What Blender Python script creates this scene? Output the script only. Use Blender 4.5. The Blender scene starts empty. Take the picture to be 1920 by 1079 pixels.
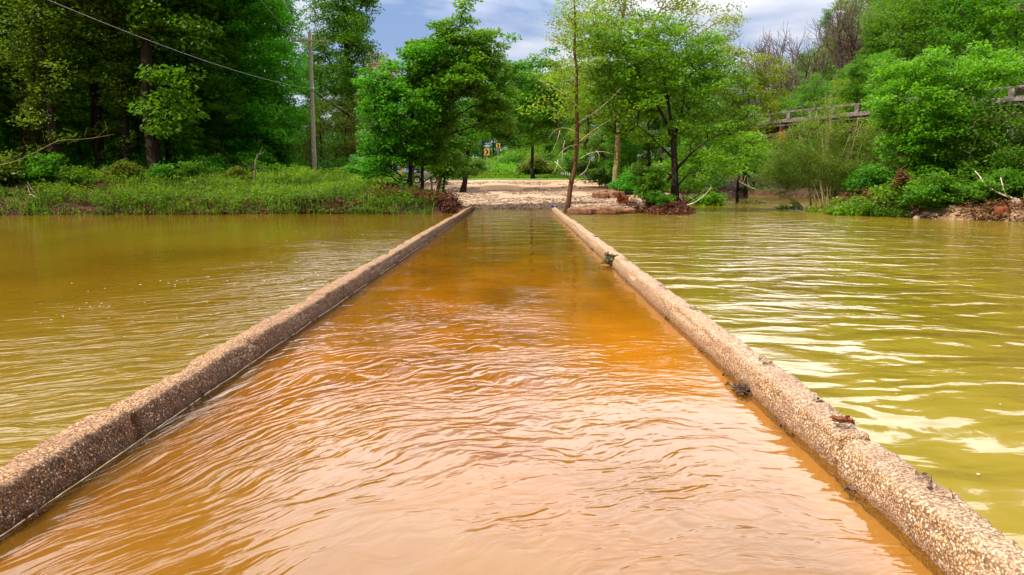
import bpy, math, random
import numpy as np
from mathutils import Vector
R = math.radians
random.seed(7)
rng = np.random.default_rng(11)
scene = bpy.context.scene

# ------------------------------------------------------------------ camera
CAM_H = 1.6; PITCH = 8.4; YAW = 0.42; F = 1371.0          # F in pixels of a 1920 wide frame
cam_d = bpy.data.cameras.new("camera"); cam = bpy.data.objects.new("camera", cam_d)
scene.collection.objects.link(cam)
cam.location = (0, 0, CAM_H)
cam.rotation_euler = (R(90 - PITCH), 0, R(YAW))
cam_d.sensor_width = 36.0; cam_d.lens = 36.0 * F / 1920.0
cam_d.clip_start = 0.05; cam_d.clip_end = 3000
scene.camera = cam

# ------------------------------------------------------------------ sky, sun, exposure
SUN_EL = 50.0; SUN_AZ = -122.0       # azimuth measured from +Y towards +X (negative: left of the view)
w = bpy.data.worlds.new("World"); scene.world = w; w.use_nodes = True
nt = w.node_tree; nt.nodes.clear()
def wn(t, **k):
    n = nt.nodes.new(t)
    for a, b in k.items(): setattr(n, a, b)
    return n
out = wn("ShaderNodeOutputWorld"); bg = wn("ShaderNodeBackground"); bg.inputs[1].default_value = 0.1
nt.links.new(bg.outputs[0], out.inputs[0])
sky = wn("ShaderNodeTexSky", sky_type='NISHITA', sun_disc=False)
sky.sun_elevation = R(SUN_EL); sky.sun_rotation = R(SUN_AZ); sky.altitude = 200; sky.air_density = 1.3; sky.dust_density = 1.5
tc = wn("ShaderNodeTexCoord")
sep = wn("ShaderNodeSeparateXYZ"); nt.links.new(tc.outputs["Generated"], sep.inputs[0])
zc = wn("ShaderNodeMath", operation='MAXIMUM'); nt.links.new(sep.outputs[2], zc.inputs[0]); zc.inputs[1].default_value = 0.0
zo = wn("ShaderNodeMath", operation='ADD'); nt.links.new(zc.outputs[0], zo.inputs[0]); zo.inputs[1].default_value = 0.22
dx = wn("ShaderNodeMath", operation='DIVIDE'); nt.links.new(sep.outputs[0], dx.inputs[0]); nt.links.new(zo.outputs[0], dx.inputs[1])
dy = wn("ShaderNodeMath", operation='DIVIDE'); nt.links.new(sep.outputs[1], dy.inputs[0]); nt.links.new(zo.outputs[0], dy.inputs[1])
cmb = wn("ShaderNodeCombineXYZ"); nt.links.new(dx.outputs[0], cmb.inputs[0]); nt.links.new(dy.outputs[0], cmb.inputs[1]); cmb.inputs[2].default_value = 3.3
cn = wn("ShaderNodeTexNoise"); nt.links.new(cmb.outputs[0], cn.inputs["Vector"])
cn.inputs["Scale"].default_value = 1.15; cn.inputs["Detail"].default_value = 7; cn.inputs["Roughness"].default_value = 0.52; cn.inputs["Distortion"].default_value = 0.25
elev = wn("ShaderNodeMapRange"); nt.links.new(sep.outputs[2], elev.inputs[0])      # more cloud higher up
elev.inputs[1].default_value = 0.1; elev.inputs[2].default_value = 0.5; elev.inputs[3].default_value = 0.0; elev.inputs[4].default_value = 0.34
addc = wn("ShaderNodeMath", operation='ADD'); nt.links.new(cn.outputs[0], addc.inputs[0]); nt.links.new(elev.outputs[0], addc.inputs[1])
cr = wn("ShaderNodeValToRGB"); nt.links.new(addc.outputs[0], cr.inputs[0])
cr.color_ramp.elements[0].position = 0.46; cr.color_ramp.elements[0].color = (0, 0, 0, 1)
cr.color_ramp.elements[1].position = 0.66; cr.color_ramp.elements[1].color = (1, 1, 1, 1)
cb = wn("ShaderNodeMapRange"); nt.links.new(sep.outputs[2], cb.inputs[0])            # sunlit cloud brightness
cb.inputs[1].default_value = 0.20; cb.inputs[2].default_value = 0.34; cb.inputs[3].default_value = 8.5; cb.inputs[4].default_value = 37.0
lobe = wn("ShaderNodeVectorMath", operation='DOT_PRODUCT'); nt.links.new(tc.outputs["Generated"], lobe.inputs[0]); lobe.inputs[1].default_value = Vector((0.06, .86, .52)).normalized()
lm = wn("ShaderNodeMapRange", interpolation_type='SMOOTHSTEP'); nt.links.new(lobe.outputs["Value"], lm.inputs[0]); lm.inputs[1].default_value = .55; lm.inputs[2].default_value = .90; lm.inputs[3].default_value = .16; lm.inputs[4].default_value = 1.0
cbm = wn("ShaderNodeMath", operation='MULTIPLY'); nt.links.new(cb.outputs[0], cbm.inputs[0]); nt.links.new(lm.outputs[0], cbm.inputs[1]); cb = cbm
cc = wn("ShaderNodeVectorMath", operation='SCALE'); cc.inputs[0].default_value = (1.0, 0.97, 0.97); nt.links.new(cb.outputs[0], cc.inputs["Scale"])
grey = wn("ShaderNodeMix", data_type='RGBA'); grey.inputs[0].default_value = 0.7
nt.links.new(sky.outputs[0], grey.inputs[6]); grey.inputs[7].default_value = (2.2, 3.3, 6.2, 1)
mx = wn("ShaderNodeMix", data_type='RGBA'); nt.links.new(cr.outputs[0], mx.inputs[0])
nt.links.new(grey.outputs[2], mx.inputs[6]); nt.links.new(cc.outputs[0], mx.inputs[7])
nt.links.new(mx.outputs[2], bg.inputs[0])

sun_d = bpy.data.lights.new("sun", 'SUN'); sun = bpy.data.objects.new("sun", sun_d); scene.collection.objects.link(sun)
sun_d.energy = 5.0; sun_d.angle = R(0.53); sun_d.color = (1.0, 0.93, 0.82)
az, el = R(SUN_AZ), R(SUN_EL)
sdir = Vector((math.sin(az) * math.cos(el), math.cos(az) * math.cos(el), math.sin(el)))
sun.rotation_euler = sdir.to_track_quat('Z', 'Y').to_euler()
scene.view_settings.view_transform = 'Standard'; scene.view_settings.look = 'None'
scene.view_settings.exposure = 0.35; scene.view_settings.gamma = 1.0; scene.view_settings.use_curve_mapping = False
scene.render.engine = 'CYCLES'
scene.cycles.max_bounces = 7; scene.cycles.diffuse_bounces = 3; scene.cycles.glossy_bounces = 3
scene.cycles.transmission_bounces = 4; scene.cycles.transparent_max_bounces = 8
scene.cycles.use_denoising = True

# ------------------------------------------------------------------ pixel helpers (used once, to measure places)
_a = R(YAW); _p = R(PITCH)
_r = np.array([math.cos(_a), math.sin(_a), 0]); _fh = np.array([-math.sin(_a), math.cos(_a), 0]); _z = np.array([0, 0, 1.0])
_f = _fh * math.cos(_p) - _z * math.sin(_p); _u = _fh * math.sin(_p) + _z * math.cos(_p)
_c = np.array([0, 0, CAM_H])
def ray(px, py): return _f * F + _r * (px - 960) + _u * (539.5 - py)
def P(px, py, Y):
    d = ray(px, py); return _c + d * (Y / d[1])
def G(px, py, z=0.0):
    d = ray(px, py); return _c + d * ((z - CAM_H) / d[2])
def pxm(Y): return Y / F                                   # metres per pixel at distance Y

# ------------------------------------------------------------------ numpy noise
def _h(ix, iy, iz, s):
    n = (ix * 374761393 + iy * 668265263 + iz * 2147483647 + s * 974711) & 0xffffffff
    n = ((n ^ (n >> 13)) * 1274126177) & 0xffffffff
    n = ((n ^ (n >> 16)) * 2246822519) & 0xffffffff
    return ((n ^ (n >> 15)) & 0xffff) / 65535.0
def vnoise(x, y, z=0.0, s=0):
    x, y, z = np.broadcast_arrays(np.asarray(x, float), np.asarray(y, float), np.asarray(z, float))
    xi, yi, zi = np.floor(x).astype(np.int64), np.floor(y).astype(np.int64), np.floor(z).astype(np.int64)
    fx, fy, fz = x - xi, y - yi, z - zi
    fx, fy, fz = [t * t * (3 - 2 * t) for t in (fx, fy, fz)]
    r = 0
    for a in (0, 1):
        for b in (0, 1):
            for c in (0, 1):
                r = r + _h(xi + a, yi + b, zi + c, s) * (fx if a else 1 - fx) * (fy if b else 1 - fy) * (fz if c else 1 - fz)
    return r * 2 - 1
def fbm(x, y, z=0.0, o=4, s=0):
    r = 0; a = 1; t = 0; k = 1
    for i in range(o):
        r = r + a * vnoise(np.asarray(x) * k, np.asarray(y) * k, np.asarray(z) * k, s + i); t += a; a *= .5; k *= 2.03
    return r / t

# ------------------------------------------------------------------ mesh helpers
class MB:
    def __init__(s): s.v = []; s.f = []; s.t = []; s.n = 0; s.sm = []
    def add(s, v, f, tint=0.5, smooth=False):
        v = np.asarray(v, float).reshape(-1, 3); f = np.asarray(f, int)
        if len(f) == 0: return
        s.v.append(v); s.f.append(f + s.n); s.n += len(v)
        s.t.append(np.broadcast_to(np.asarray(tint, float), (len(f),)).copy()); s.sm.append(np.full(len(f), smooth))
    def build(s, name, mat, parent=None, origin=(0, 0, 0)):
        v = np.concatenate(s.v) - np.asarray(origin, float)
        loops = np.concatenate([f.ravel() for f in s.f])
        tot = np.concatenate([np.full(len(f), f.shape[1]) for f in s.f])
        me = bpy.data.meshes.new(name)
        me.vertices.add(len(v)); me.vertices.foreach_set("co", v.astype(np.float32).ravel())
        me.loops.add(len(loops)); me.loops.foreach_set("vertex_index", loops.astype(np.int32))
        me.polygons.add(len(tot)); st = np.concatenate([[0], np.cumsum(tot)[:-1]])
        me.polygons.foreach_set("loop_start", st.astype(np.int32))
        me.polygons.foreach_set("loop_total", tot.astype(np.int32))
        me.update(calc_edges=True)
        me.polygons.foreach_set("use_smooth", np.concatenate(s.sm))
        at = me.attributes.new("tint", 'FLOAT', 'FACE'); at.data.foreach_set("value", np.concatenate(s.t).astype(np.float32))
        me.materials.append(mat)
        o = bpy.data.objects.new(name, me); scene.collection.objects.link(o)
        if parent: o.parent = parent
        else: o.location = origin
        return o
    def box(s, c, d, rz=0.0, tint=0.5, rx=0.0, ry=0.0, bev=0.0):
        c = np.asarray(c, float); x, y, z = np.asarray(d, float) / 2
        if bev > 0:
            b = min(bev, x * .9, y * .9, z * .9); pts = []
            for zz, k in ((-z, b), (-z + b, 0), (z - b, 0), (z, b)):
                xx, yy = x - k, y - k; q = b * .6
                pts += [(-xx + q, -yy, zz), (xx - q, -yy, zz), (xx, -yy + q, zz), (xx, yy - q, zz), (xx - q, yy, zz), (-xx + q, yy, zz), (-xx, yy - q, zz), (-xx, -yy + q, zz)]
            v = np.array(pts); f = []
            for L in range(3):
                for k in range(8): f.append([L * 8 + k, L * 8 + (k + 1) % 8, L * 8 + 8 + (k + 1) % 8, L * 8 + 8 + k])
            caps = [[7, 6, 5, 4, 3, 2, 1, 0], [24, 25, 26, 27, 28, 29, 30, 31]]
        else:
            v = np.array([(a * x, b * y, cc * z) for cc in (-1, 1) for a, b in ((-1, -1), (1, -1), (1, 1), (-1, 1))])
            f = [[0, 1, 5, 4], [1, 2, 6, 5], [2, 3, 7, 6], [3, 0, 4, 7], [3, 2, 1, 0], [4, 5, 6, 7]]; caps = None
        M = rotm(rx, ry, rz)
        v = v @ M.T + c
        n0 = s.n
        s.add(v, f, tint)
        if caps:
            s.f.append(np.array(caps) + n0); s.t.append(np.full(2, tint)); s.sm.append(np.full(2, False))
    def tube(s, pts, rad, sides=8, tint=0.5, smooth=True, cap=True, jitter=0.0):
        pts = np.asarray(pts, float); n = len(pts); rad = np.broadcast_to(np.asarray(rad, float), (n,))
        t = np.gradient(pts, axis=0); t /= (np.linalg.norm(t, axis=1, keepdims=True) + 1e-9)
        ref = np.array([0, 0, 1.0]) if abs(t[0][2]) < .9 else np.array([0, 1.0, 0])
        a = np.cross(t, ref); bad = np.linalg.norm(a, axis=1) < .1
        a[bad] = np.cross(t[bad], np.array([1.0, 0, 0])); a /= np.linalg.norm(a, axis=1, keepdims=True)
        for i in range(1, n):
            k = a[i - 1] - t[i] * np.dot(a[i - 1], t[i]); a[i] = k / (np.linalg.norm(k) + 1e-9)
        b = np.cross(t, a); th = np.arange(sides) / sides * 2 * np.pi
        rr = rad[:, None] * (1 + jitter * rng.uniform(-1, 1, (n, sides)))
        v = pts[:, None] + rr[..., None] * (a[:, None] * np.cos(th)[None, :, None] + b[:, None] * np.sin(th)[None, :, None])
        f = []
        for i in range(n - 1):
            for k in range(sides):
                k2 = (k + 1) % sides; f.append([i * sides + k, i * sides + k2, (i + 1) * sides + k2, (i + 1) * sides + k])
        n0 = s.n; s.add(v.reshape(-1, 3), f, tint, smooth)
        if cap and sides >= 3:
            s.f.append(np.array([list(range(sides))[::-1]]) + n0); s.t.append(np.full(1, tint)); s.sm.append(np.full(1, False))
            s.f.append(np.array([list(range(sides))]) + n0 + (n - 1) * sides); s.t.append(np.full(1, tint)); s.sm.append(np.full(1, False))
def rotm(rx, ry, rz):
    cx, sx, cy, sy, cz, sz = math.cos(rx), math.sin(rx), math.cos(ry), math.sin(ry), math.cos(rz), math.sin(rz)
    return np.array([[cz, -sz, 0], [sz, cz, 0], [0, 0, 1]]) @ np.array([[cy, 0, sy], [0, 1, 0], [-sy, 0, cy]]) @ np.array([[1, 0, 0], [0, cx, -sx], [0, sx, cx]])
def tag(o, label=None, cat=None, group=None, kind=None):
    if label: o['label'] = label
    if cat: o['category'] = cat
    if group: o['group'] = group
    if kind: o['kind'] = kind
    return o
def empty(name, loc, label, cat, group=None, rz=0.0):
    o = bpy.data.objects.new(name, None); o.empty_display_size = .2; scene.collection.objects.link(o)
    o.location = loc; o.rotation_euler = (0, 0, rz); return tag(o, label, cat, group)
def dup(root, loc, rz=0.0, sc=1.0, label=None, group=None):
    r = root.copy(); scene.collection.objects.link(r); r.location = loc; r.rotation_euler = (0, 0, rz)
    r.scale = (sc, sc, sc) if np.isscalar(sc) else sc
    if label: r['label'] = label
    if group: r['group'] = group
    for ch in list(root.children):
        c = ch.copy(); scene.collection.objects.link(c); c.parent = r
        for g in list(ch.children):
            d = g.copy(); scene.collection.objects.link(d); d.parent = c
    return r

# ------------------------------------------------------------------ materials
class Mt:
    def __init__(s, name):
        s.m = bpy.data.materials.new(name); s.m.use_nodes = True; s.nt = s.m.node_tree; s.nt.nodes.clear()
        s.out = s.n("ShaderNodeOutputMaterial")
    def n(s, t, **k):
        n = s.nt.nodes.new(t)
        for a, b in k.items(): setattr(n, a, b)
        return n
    def l(s, a, b): s.nt.links.new(a, b)
    def pos(s):
        return s.n("ShaderNodeNewGeometry").outputs["Position"]
    def obj(s): return s.n("ShaderNodeTexCoord").outputs["Object"]
    def mapv(s, v, scale=(1, 1, 1), rot=(0, 0, 0), loc=(0, 0, 0)):
        m = s.n("ShaderNodeMapping"); s.l(v, m.inputs[0]); m.inputs["Scale"].default_value = scale; m.inputs["Rotation"].default_value = rot; m.inputs["Location"].default_value = loc
        return m.outputs[0]
    def noise(s, v, sc, det=3, rough=.5, dist=0.0):
        n = s.n("ShaderNodeTexNoise"); s.l(v, n.inputs["Vector"]); n.inputs["Scale"].default_value = sc
        n.inputs["Detail"].default_value = det; n.inputs["Roughness"].default_value = rough; n.inputs["Distortion"].default_value = dist
        return n.outputs[0]
    def ramp(s, x, stops):
        r = s.n("ShaderNodeValToRGB"); s.l(x, r.inputs[0]); e = r.color_ramp.elements
        while len(e) < len(stops): e.new(.5)
        for i, (p, c) in enumerate(stops):
            e[i].position = p; e[i].color = (c[0], c[1], c[2], 1) if not np.isscalar(c) else (c, c, c, 1)
        return r.outputs[0]
    def mix(s, f, a, b, mode='MIX'):
        m = s.n("ShaderNodeMix", data_type='RGBA', blend_type=mode)
        for sock, val in ((m.inputs[0], f), (m.inputs[6], a), (m.inputs[7], b)):
            if isinstance(val, bpy.types.NodeSocket): s.l(val, sock)
            elif np.isscalar(val): sock.default_value = val
            else: sock.default_value = (val[0], val[1], val[2], 1)
        return m.outputs[2]
    def math(s, op, a, b=0.0, c=0.0):
        m = s.n("ShaderNodeMath", operation=op)
        for sock, val in zip(m.inputs, (a, b, c)):
            if isinstance(val, bpy.types.NodeSocket): s.l(val, sock)
            else: sock.default_value = val
        return m.outputs[0]
    def mr(s, x, a, b, c=0.0, d=1.0):
        m = s.n("ShaderNodeMapRange"); s.l(x, m.inputs[0])
        for i, v in enumerate((a, b, c, d)): m.inputs[i + 1].default_value = v
        return m.outputs[0]
    def bump(s, h, strength=1.0, dist=1.0, normal=None):
        b = s.n("ShaderNodeBump"); s.l(h, b.inputs["Height"]); b.inputs["Strength"].default_value = strength; b.inputs["Distance"].default_value = dist
        if normal: s.l(normal, b.inputs["Normal"])
        return b.outputs[0]
    def bsdf(s, col, rough=.8, normal=None, spec=.4, metal=0.0):
        b = s.n("ShaderNodeBsdfPrincipled")
        if isinstance(col, bpy.types.NodeSocket): s.l(col, b.inputs["Base Color"])
        else: b.inputs["Base Color"].default_value = (col[0], col[1], col[2], 1)
        if isinstance(rough, bpy.types.NodeSocket): s.l(rough, b.inputs["Roughness"])
        else: b.inputs["Roughness"].default_value = rough
        b.inputs["Specular IOR Level"].default_value = spec; b.inputs["Metallic"].default_value = metal
        if normal: s.l(normal, b.inputs["Normal"])
        return b
    def surf(s, sh): s.l(sh.outputs[0] if hasattr(sh, 'outputs') else sh, s.out.inputs[0]); return s.m

def leafmat(name, dark, light, trans=0.52):
    m = Mt(name); a = m.n("ShaderNodeAttribute", attribute_name="tint").outputs["Fac"]
    col = m.ramp(a, [(0.0, dark), (1.0, light)])
    info = m.n("ShaderNodeObjectInfo").outputs["Random"]
    hs = m.n("ShaderNodeHueSaturation"); m.l(col, hs.inputs["Color"]); m.l(m.mr(info, 0, 1, .485, .515), hs.inputs["Hue"]); m.l(m.mr(info, 0, 1, .85, 1.15), hs.inputs["Value"])
    b = m.bsdf(hs.outputs[0], .5, spec=.25)
    t = m.n("ShaderNodeBsdfTranslucent"); tc_ = m.mix(1.0, hs.outputs[0], (1.25, 1.15, .5), 'MULTIPLY'); m.l(tc_, t.inputs[0])
    x = m.n("ShaderNodeMixShader"); x.inputs[0].default_value = trans; m.l(b.outputs[0], x.inputs[1]); m.l(t.outputs[0], x.inputs[2])
    return m.surf(x)
LEAF = {
 'bright': leafmat("leaf_bright_green", (.026, .10, .005), (.21, .43, .013)),
 'maple':  leafmat("leaf_maple_green", (.016, .10, .008), (.13, .38, .014)),
 'yellow': leafmat("leaf_yellow_green", (.07, .15, .006), (.30, .43, .02)),
 'dark':   leafmat("leaf_dark_green", (.008, .050, .006), (.08, .26, .014)),
 'olive':  leafmat("leaf_olive_green", (.045, .085, .007), (.19, .28, .02)),
 'mid':    leafmat("leaf_mid_green", (.018, .085, .005), (.14, .33, .013)),
 'rust':   leafmat("leaf_rust_gold", (.16, .14, .010), (.38, .28, .03)),
 'grass':  leafmat("grass_blade", (.05, .12, .008), (.27, .42, .03), .35),
 'brown':  leafmat("dead_leaf_brown", (.03, .010, .005), (.22, .085, .035), .15),
}
def barkmat(name, c1, c2, sc=6.0):
    m = Mt(name); v = m.mapv(m.pos(), (1, 1, .25)); n = m.noise(v, sc, 6, .65)
    col = m.ramp(n, [(.35, c1), (.65, c2)])
    return m.surf(m.bsdf(col, .9, m.bump(m.noise(m.mapv(m.pos(), (1, 1, .2)), sc * 4, 4), .8, .03), .2))
BARK = {'dark': barkmat("bark_dark", (.014, .009, .006), (.055, .038, .025)), 'brown': barkmat("bark_brown", (.05, .02, .01), (.19, .085, .045)),
        'grey': barkmat("bark_grey", (.12, .085, .06), (.34, .27, .2)), 'pale': barkmat("bark_bleached", (.42, .32, .22), (.75, .64, .5)),
        'olive': barkmat("bark_olive_stem", (.13, .11, .035), (.34, .29, .11)), 'twig': barkmat("bark_twig", (.07, .045, .035), (.20, .14, .11))}

def concrete(name, wet):  # wet: damp tones that also carry the left curb's shade
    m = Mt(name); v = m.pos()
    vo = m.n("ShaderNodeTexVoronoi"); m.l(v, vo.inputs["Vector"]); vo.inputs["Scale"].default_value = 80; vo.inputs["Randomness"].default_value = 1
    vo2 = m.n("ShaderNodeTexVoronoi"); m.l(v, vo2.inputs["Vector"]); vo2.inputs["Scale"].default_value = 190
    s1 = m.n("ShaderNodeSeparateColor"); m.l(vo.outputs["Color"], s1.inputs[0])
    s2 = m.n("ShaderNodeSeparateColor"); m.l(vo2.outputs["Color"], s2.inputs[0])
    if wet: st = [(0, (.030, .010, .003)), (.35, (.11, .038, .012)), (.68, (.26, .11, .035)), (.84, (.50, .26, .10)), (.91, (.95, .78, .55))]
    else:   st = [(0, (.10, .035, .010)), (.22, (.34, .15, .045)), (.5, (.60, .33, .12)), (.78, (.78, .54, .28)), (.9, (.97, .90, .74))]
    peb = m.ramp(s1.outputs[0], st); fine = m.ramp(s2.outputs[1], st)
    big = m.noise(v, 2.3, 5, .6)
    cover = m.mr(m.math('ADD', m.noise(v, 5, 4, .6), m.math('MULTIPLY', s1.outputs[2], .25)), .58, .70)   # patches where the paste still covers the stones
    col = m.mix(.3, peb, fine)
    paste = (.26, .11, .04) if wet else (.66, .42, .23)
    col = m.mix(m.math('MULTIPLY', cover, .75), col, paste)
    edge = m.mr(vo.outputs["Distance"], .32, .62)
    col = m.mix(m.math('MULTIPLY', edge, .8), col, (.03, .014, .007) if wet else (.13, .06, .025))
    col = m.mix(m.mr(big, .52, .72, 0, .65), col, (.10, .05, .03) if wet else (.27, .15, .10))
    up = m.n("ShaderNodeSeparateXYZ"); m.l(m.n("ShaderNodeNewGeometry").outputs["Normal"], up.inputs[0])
    top = m.mr(up.outputs[2], .55, .9)                                            # upward faces are a greyer pink concrete
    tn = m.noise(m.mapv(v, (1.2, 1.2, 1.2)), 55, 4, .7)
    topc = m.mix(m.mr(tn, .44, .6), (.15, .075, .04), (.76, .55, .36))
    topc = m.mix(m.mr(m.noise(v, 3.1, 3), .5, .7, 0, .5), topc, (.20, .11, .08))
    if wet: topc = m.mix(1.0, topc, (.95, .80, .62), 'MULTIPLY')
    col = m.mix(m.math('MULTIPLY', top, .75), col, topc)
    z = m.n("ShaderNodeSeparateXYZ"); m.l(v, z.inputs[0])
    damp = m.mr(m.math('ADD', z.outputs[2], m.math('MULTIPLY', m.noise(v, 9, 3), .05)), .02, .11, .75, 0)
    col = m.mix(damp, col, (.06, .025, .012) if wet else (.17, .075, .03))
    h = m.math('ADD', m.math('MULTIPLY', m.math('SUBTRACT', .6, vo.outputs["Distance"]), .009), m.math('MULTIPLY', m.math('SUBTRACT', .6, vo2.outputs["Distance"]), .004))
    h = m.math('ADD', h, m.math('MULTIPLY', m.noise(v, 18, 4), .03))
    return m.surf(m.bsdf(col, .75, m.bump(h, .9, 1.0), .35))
M_CURB_L = concrete("aggregate_concrete_damp_shaded", True); M_CURB_R = concrete("aggregate_concrete_dry_sunlit", False)  # left copy holds damp and shade in its colours, right copy full sunlight

# submerged deck: silt over concrete
m = Mt("silted_concrete"); v = m.pos(); sx = m.n("ShaderNodeSeparateXYZ"); m.l(v, sx.inputs[0])
n1 = m.noise(m.mapv(v, (1, .6, 1)), .9, 6, .6, .4)
near = m.ramp(n1, [(.3, (.24, .115, .024)), (.5, (.31, .17, .06)), (.7, (.34, .215, .10))])
mid = m.ramp(n1, [(.3, (.22, .085, .002)), (.5, (.36, .150, .002)), (.68, (.50, .225, .004))])
far = m.ramp(n1, [(.35, (.10, .060, .002)), (.6, (.19, .115, .004))])
yy = m.math('ADD', sx.outputs[1], m.math('MULTIPLY', m.math('SUBTRACT', m.noise(v, .45, 3), .5), 5.0))
col = m.mix(m.mr(yy, 3.2, 5.6), near, mid); col = m.mix(m.mr(yy, 10, 20), col, far)
gold = m.n("ShaderNodeVectorMath", operation='DISTANCE'); m.l(m.mapv(v, (1, .38, 0)), gold.inputs[0]); gold.inputs[1].default_value = (1.15, 2.7, 0)
col = m.mix(m.mr(gold.outputs["Value"], .2, 1.0, .75, 0), col, (.66, .31, .004))
sand = m.mr(m.math('ADD', sx.outputs[0], m.math('MULTIPLY', m.noise(v, 1.3, 4), .35)), 1.62, 1.80)   # sand washed against the right curb
col = m.mix(m.math('MULTIPLY', sand, .55), col, (.50, .27, .11))
mud = m.mr(m.math('ADD', sx.outputs[0], m.math('MULTIPLY', m.noise(v, 2, 4), .3)), -2.05, -1.6, .65, 0)
col = m.mix(mud, col, (.22, .070, .005))
col = m.mix(m.mr(m.noise(v, 30, 5, .7), .5, .75, 0, .22), col, (.20, .08, .015))
M_DECK = m.surf(m.bsdf(col, .8, m.bump(m.noise(v, 25, 4), .4, .01), .2))

def waterwaves(m, deck):
    v = m.pos(); s = m.n("ShaderNodeSeparateXYZ"); m.l(v, s.inputs[0]); x, y = s.outputs[0], s.outputs[1]
    wn_ = m.noise(v, .7, 3, .5); w2 = m.math('MULTIPLY', m.math('SUBTRACT', wn_, .5), 1.0)
    if deck:
        # crests bend round along the left curb
        e = m.math('MULTIPLY', m.math('EXPONENT', m.math('MULTIPLY', m.math('ADD', x, 2.3), -0.8)), 2.7)
        fade = m.mr(y, 3.5, 9.0, 1, .1)
        yy = m.math('ADD', m.math('ADD', y, m.math('MULTIPLY', e, fade)), w2)
        c = m.n("ShaderNodeCombineXYZ"); m.l(x, c.inputs[0]); m.l(yy, c.inputs[1])
        a1 = m.noise(m.mapv(c.outputs[0], (5.6, 10.5, 1)), 1.0, 1.6, .42, .5)
        a2 = m.noise(m.mapv(c.outputs[0], (9, 15.5, 1), loc=(5, 9, 0)), 1.0, 1.6, .45, .5)
        patch = m.mr(m.noise(m.mapv(v, (.8, .8, 1), loc=(11, 2, 0)), 1.0, 3), .4, .6, .25, 1.0)
        a = m.math('ADD', a1, m.math('MULTIPLY', m.math('MULTIPLY', a2, .6), patch))
        b = m.noise(m.mapv(c.outputs[0], (17, 27, 1), (0, 0, .22)), 1.0, 2, .5, .3)
        big = m.noise(m.mapv(c.outputs[0], (.5, 1.1, 1)), 1.0, 2)
        calm = m.mr(m.noise(m.mapv(v, (.5, .35, 1), loc=(3, 7, 0)), 1.0, 2), .35, .62, .35, 1.0)
        calm = m.math('MULTIPLY', calm, m.mr(y, 2.6, 4.6, .38, 1.0))
        slack = m.math('MULTIPLY', m.mr(m.math('ADD', x, m.math('MULTIPLY', w2, 2.0)), .2, .9), m.math('MULTIPLY', m.mr(y, 3.6, 5.2), m.mr(y, 9, 13, 1, 0)))
        calm = m.math('MULTIPLY', calm, m.math('SUBTRACT', 1.0, m.math('MULTIPLY', slack, .72)))
        calm = m.math('MULTIPLY', calm, m.mr(m.math('ADD', y, m.math('MULTIPLY', w2, 5.0)), 7, 12, 1.0, .16))
        h = m.math('MULTIPLY', m.math('ADD', m.math('MULTIPLY', a, .0195), m.math('MULTIPLY', m.math('MULTIPLY', b, .0045), patch)), calm)
        return m.math('ADD', h, m.math('MULTIPLY', big, .03))
    yr = m.math('ADD', y, w2); c = m.n("ShaderNodeCombineXYZ"); m.l(x, c.inputs[0]); m.l(yr, c.inputs[1])
    right = m.mr(x, -1, 1)
    # broad rolling swell with short ripples, right (upstream) side
    a = m.noise(m.mapv(c.outputs[0], (.62, 1.25, 1), (0, 0, .28)), 1.0, 1.8, .4, .9)
    b = m.noise(m.mapv(c.outputs[0], (2.4, 5.0, 1), (0, 0, .15)), 1.0, 2.5, .5, .4)
    cc_ = m.noise(m.mapv(c.outputs[0], (8, 15, 1), (0, 0, .1)), 1.0, 2)
    nearcalm = m.mr(y, 4, 14, .22, .9)
    hr = m.math('ADD', m.math('MULTIPLY', a, .12), m.math('MULTIPLY', m.math('ADD', m.math('MULTIPLY', b, .032), m.math('MULTIPLY', cc_, .006)), nearcalm))
    # left (slack) side: nearly flat, with a band of current streaks sliding along the curb
    sh = m.math('ADD', y, m.math('MULTIPLY', x, -.55)); c2 = m.n("ShaderNodeCombineXYZ"); m.l(x, c2.inputs[0]); m.l(m.math('ADD', sh, w2), c2.inputs[1])
    la = m.noise(m.mapv(c2.outputs[0], (1.5, 4.6, 1)), 1.0, 3, .5, .8); lb = m.noise(m.mapv(c2.outputs[0], (6, 15, 1)), 1.0, 2, .5, .6)
    dist = m.math('ADD', x, m.math('MULTIPLY', m.math('SUBTRACT', m.noise(v, .35, 3), .5), 5.0))
    band = m.mr(dist, -6.5, -3.2, .07, 1.0); band = m.math('MULTIPLY', band, m.mr(y, 12, 26, 1, .25))
    flat = m.noise(m.mapv(v, (1.6, 3.2, 1)), 1.0, 2)
    hl = m.math('ADD', m.math('MULTIPLY', m.math('ADD', m.math('MULTIPLY', la, .085), m.math('MULTIPLY', lb, .010)), band), m.math('MULTIPLY', flat, .008))
    return m.math('ADD', m.math('MULTIPLY', hr, right), m.math('MULTIPLY', hl, m.math('SUBTRACT', 1.0, right)))
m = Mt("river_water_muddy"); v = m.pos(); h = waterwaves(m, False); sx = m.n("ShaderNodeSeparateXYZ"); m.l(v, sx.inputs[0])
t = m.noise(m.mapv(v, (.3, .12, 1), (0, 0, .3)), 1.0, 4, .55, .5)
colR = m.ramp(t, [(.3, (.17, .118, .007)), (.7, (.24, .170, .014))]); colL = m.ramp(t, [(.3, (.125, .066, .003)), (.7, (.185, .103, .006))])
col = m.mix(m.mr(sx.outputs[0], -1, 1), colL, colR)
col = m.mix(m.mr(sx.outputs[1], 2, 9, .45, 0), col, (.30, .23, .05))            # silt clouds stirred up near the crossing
b = m.bsdf(col, .085, m.bump(h, 1.0, 1.0), .5); b.inputs["IOR"].default_value = 1.33
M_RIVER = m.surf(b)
m = Mt("shallow_flowing_water"); nb = m.bump(waterwaves(m, True), 1.0, 1.0)
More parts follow.
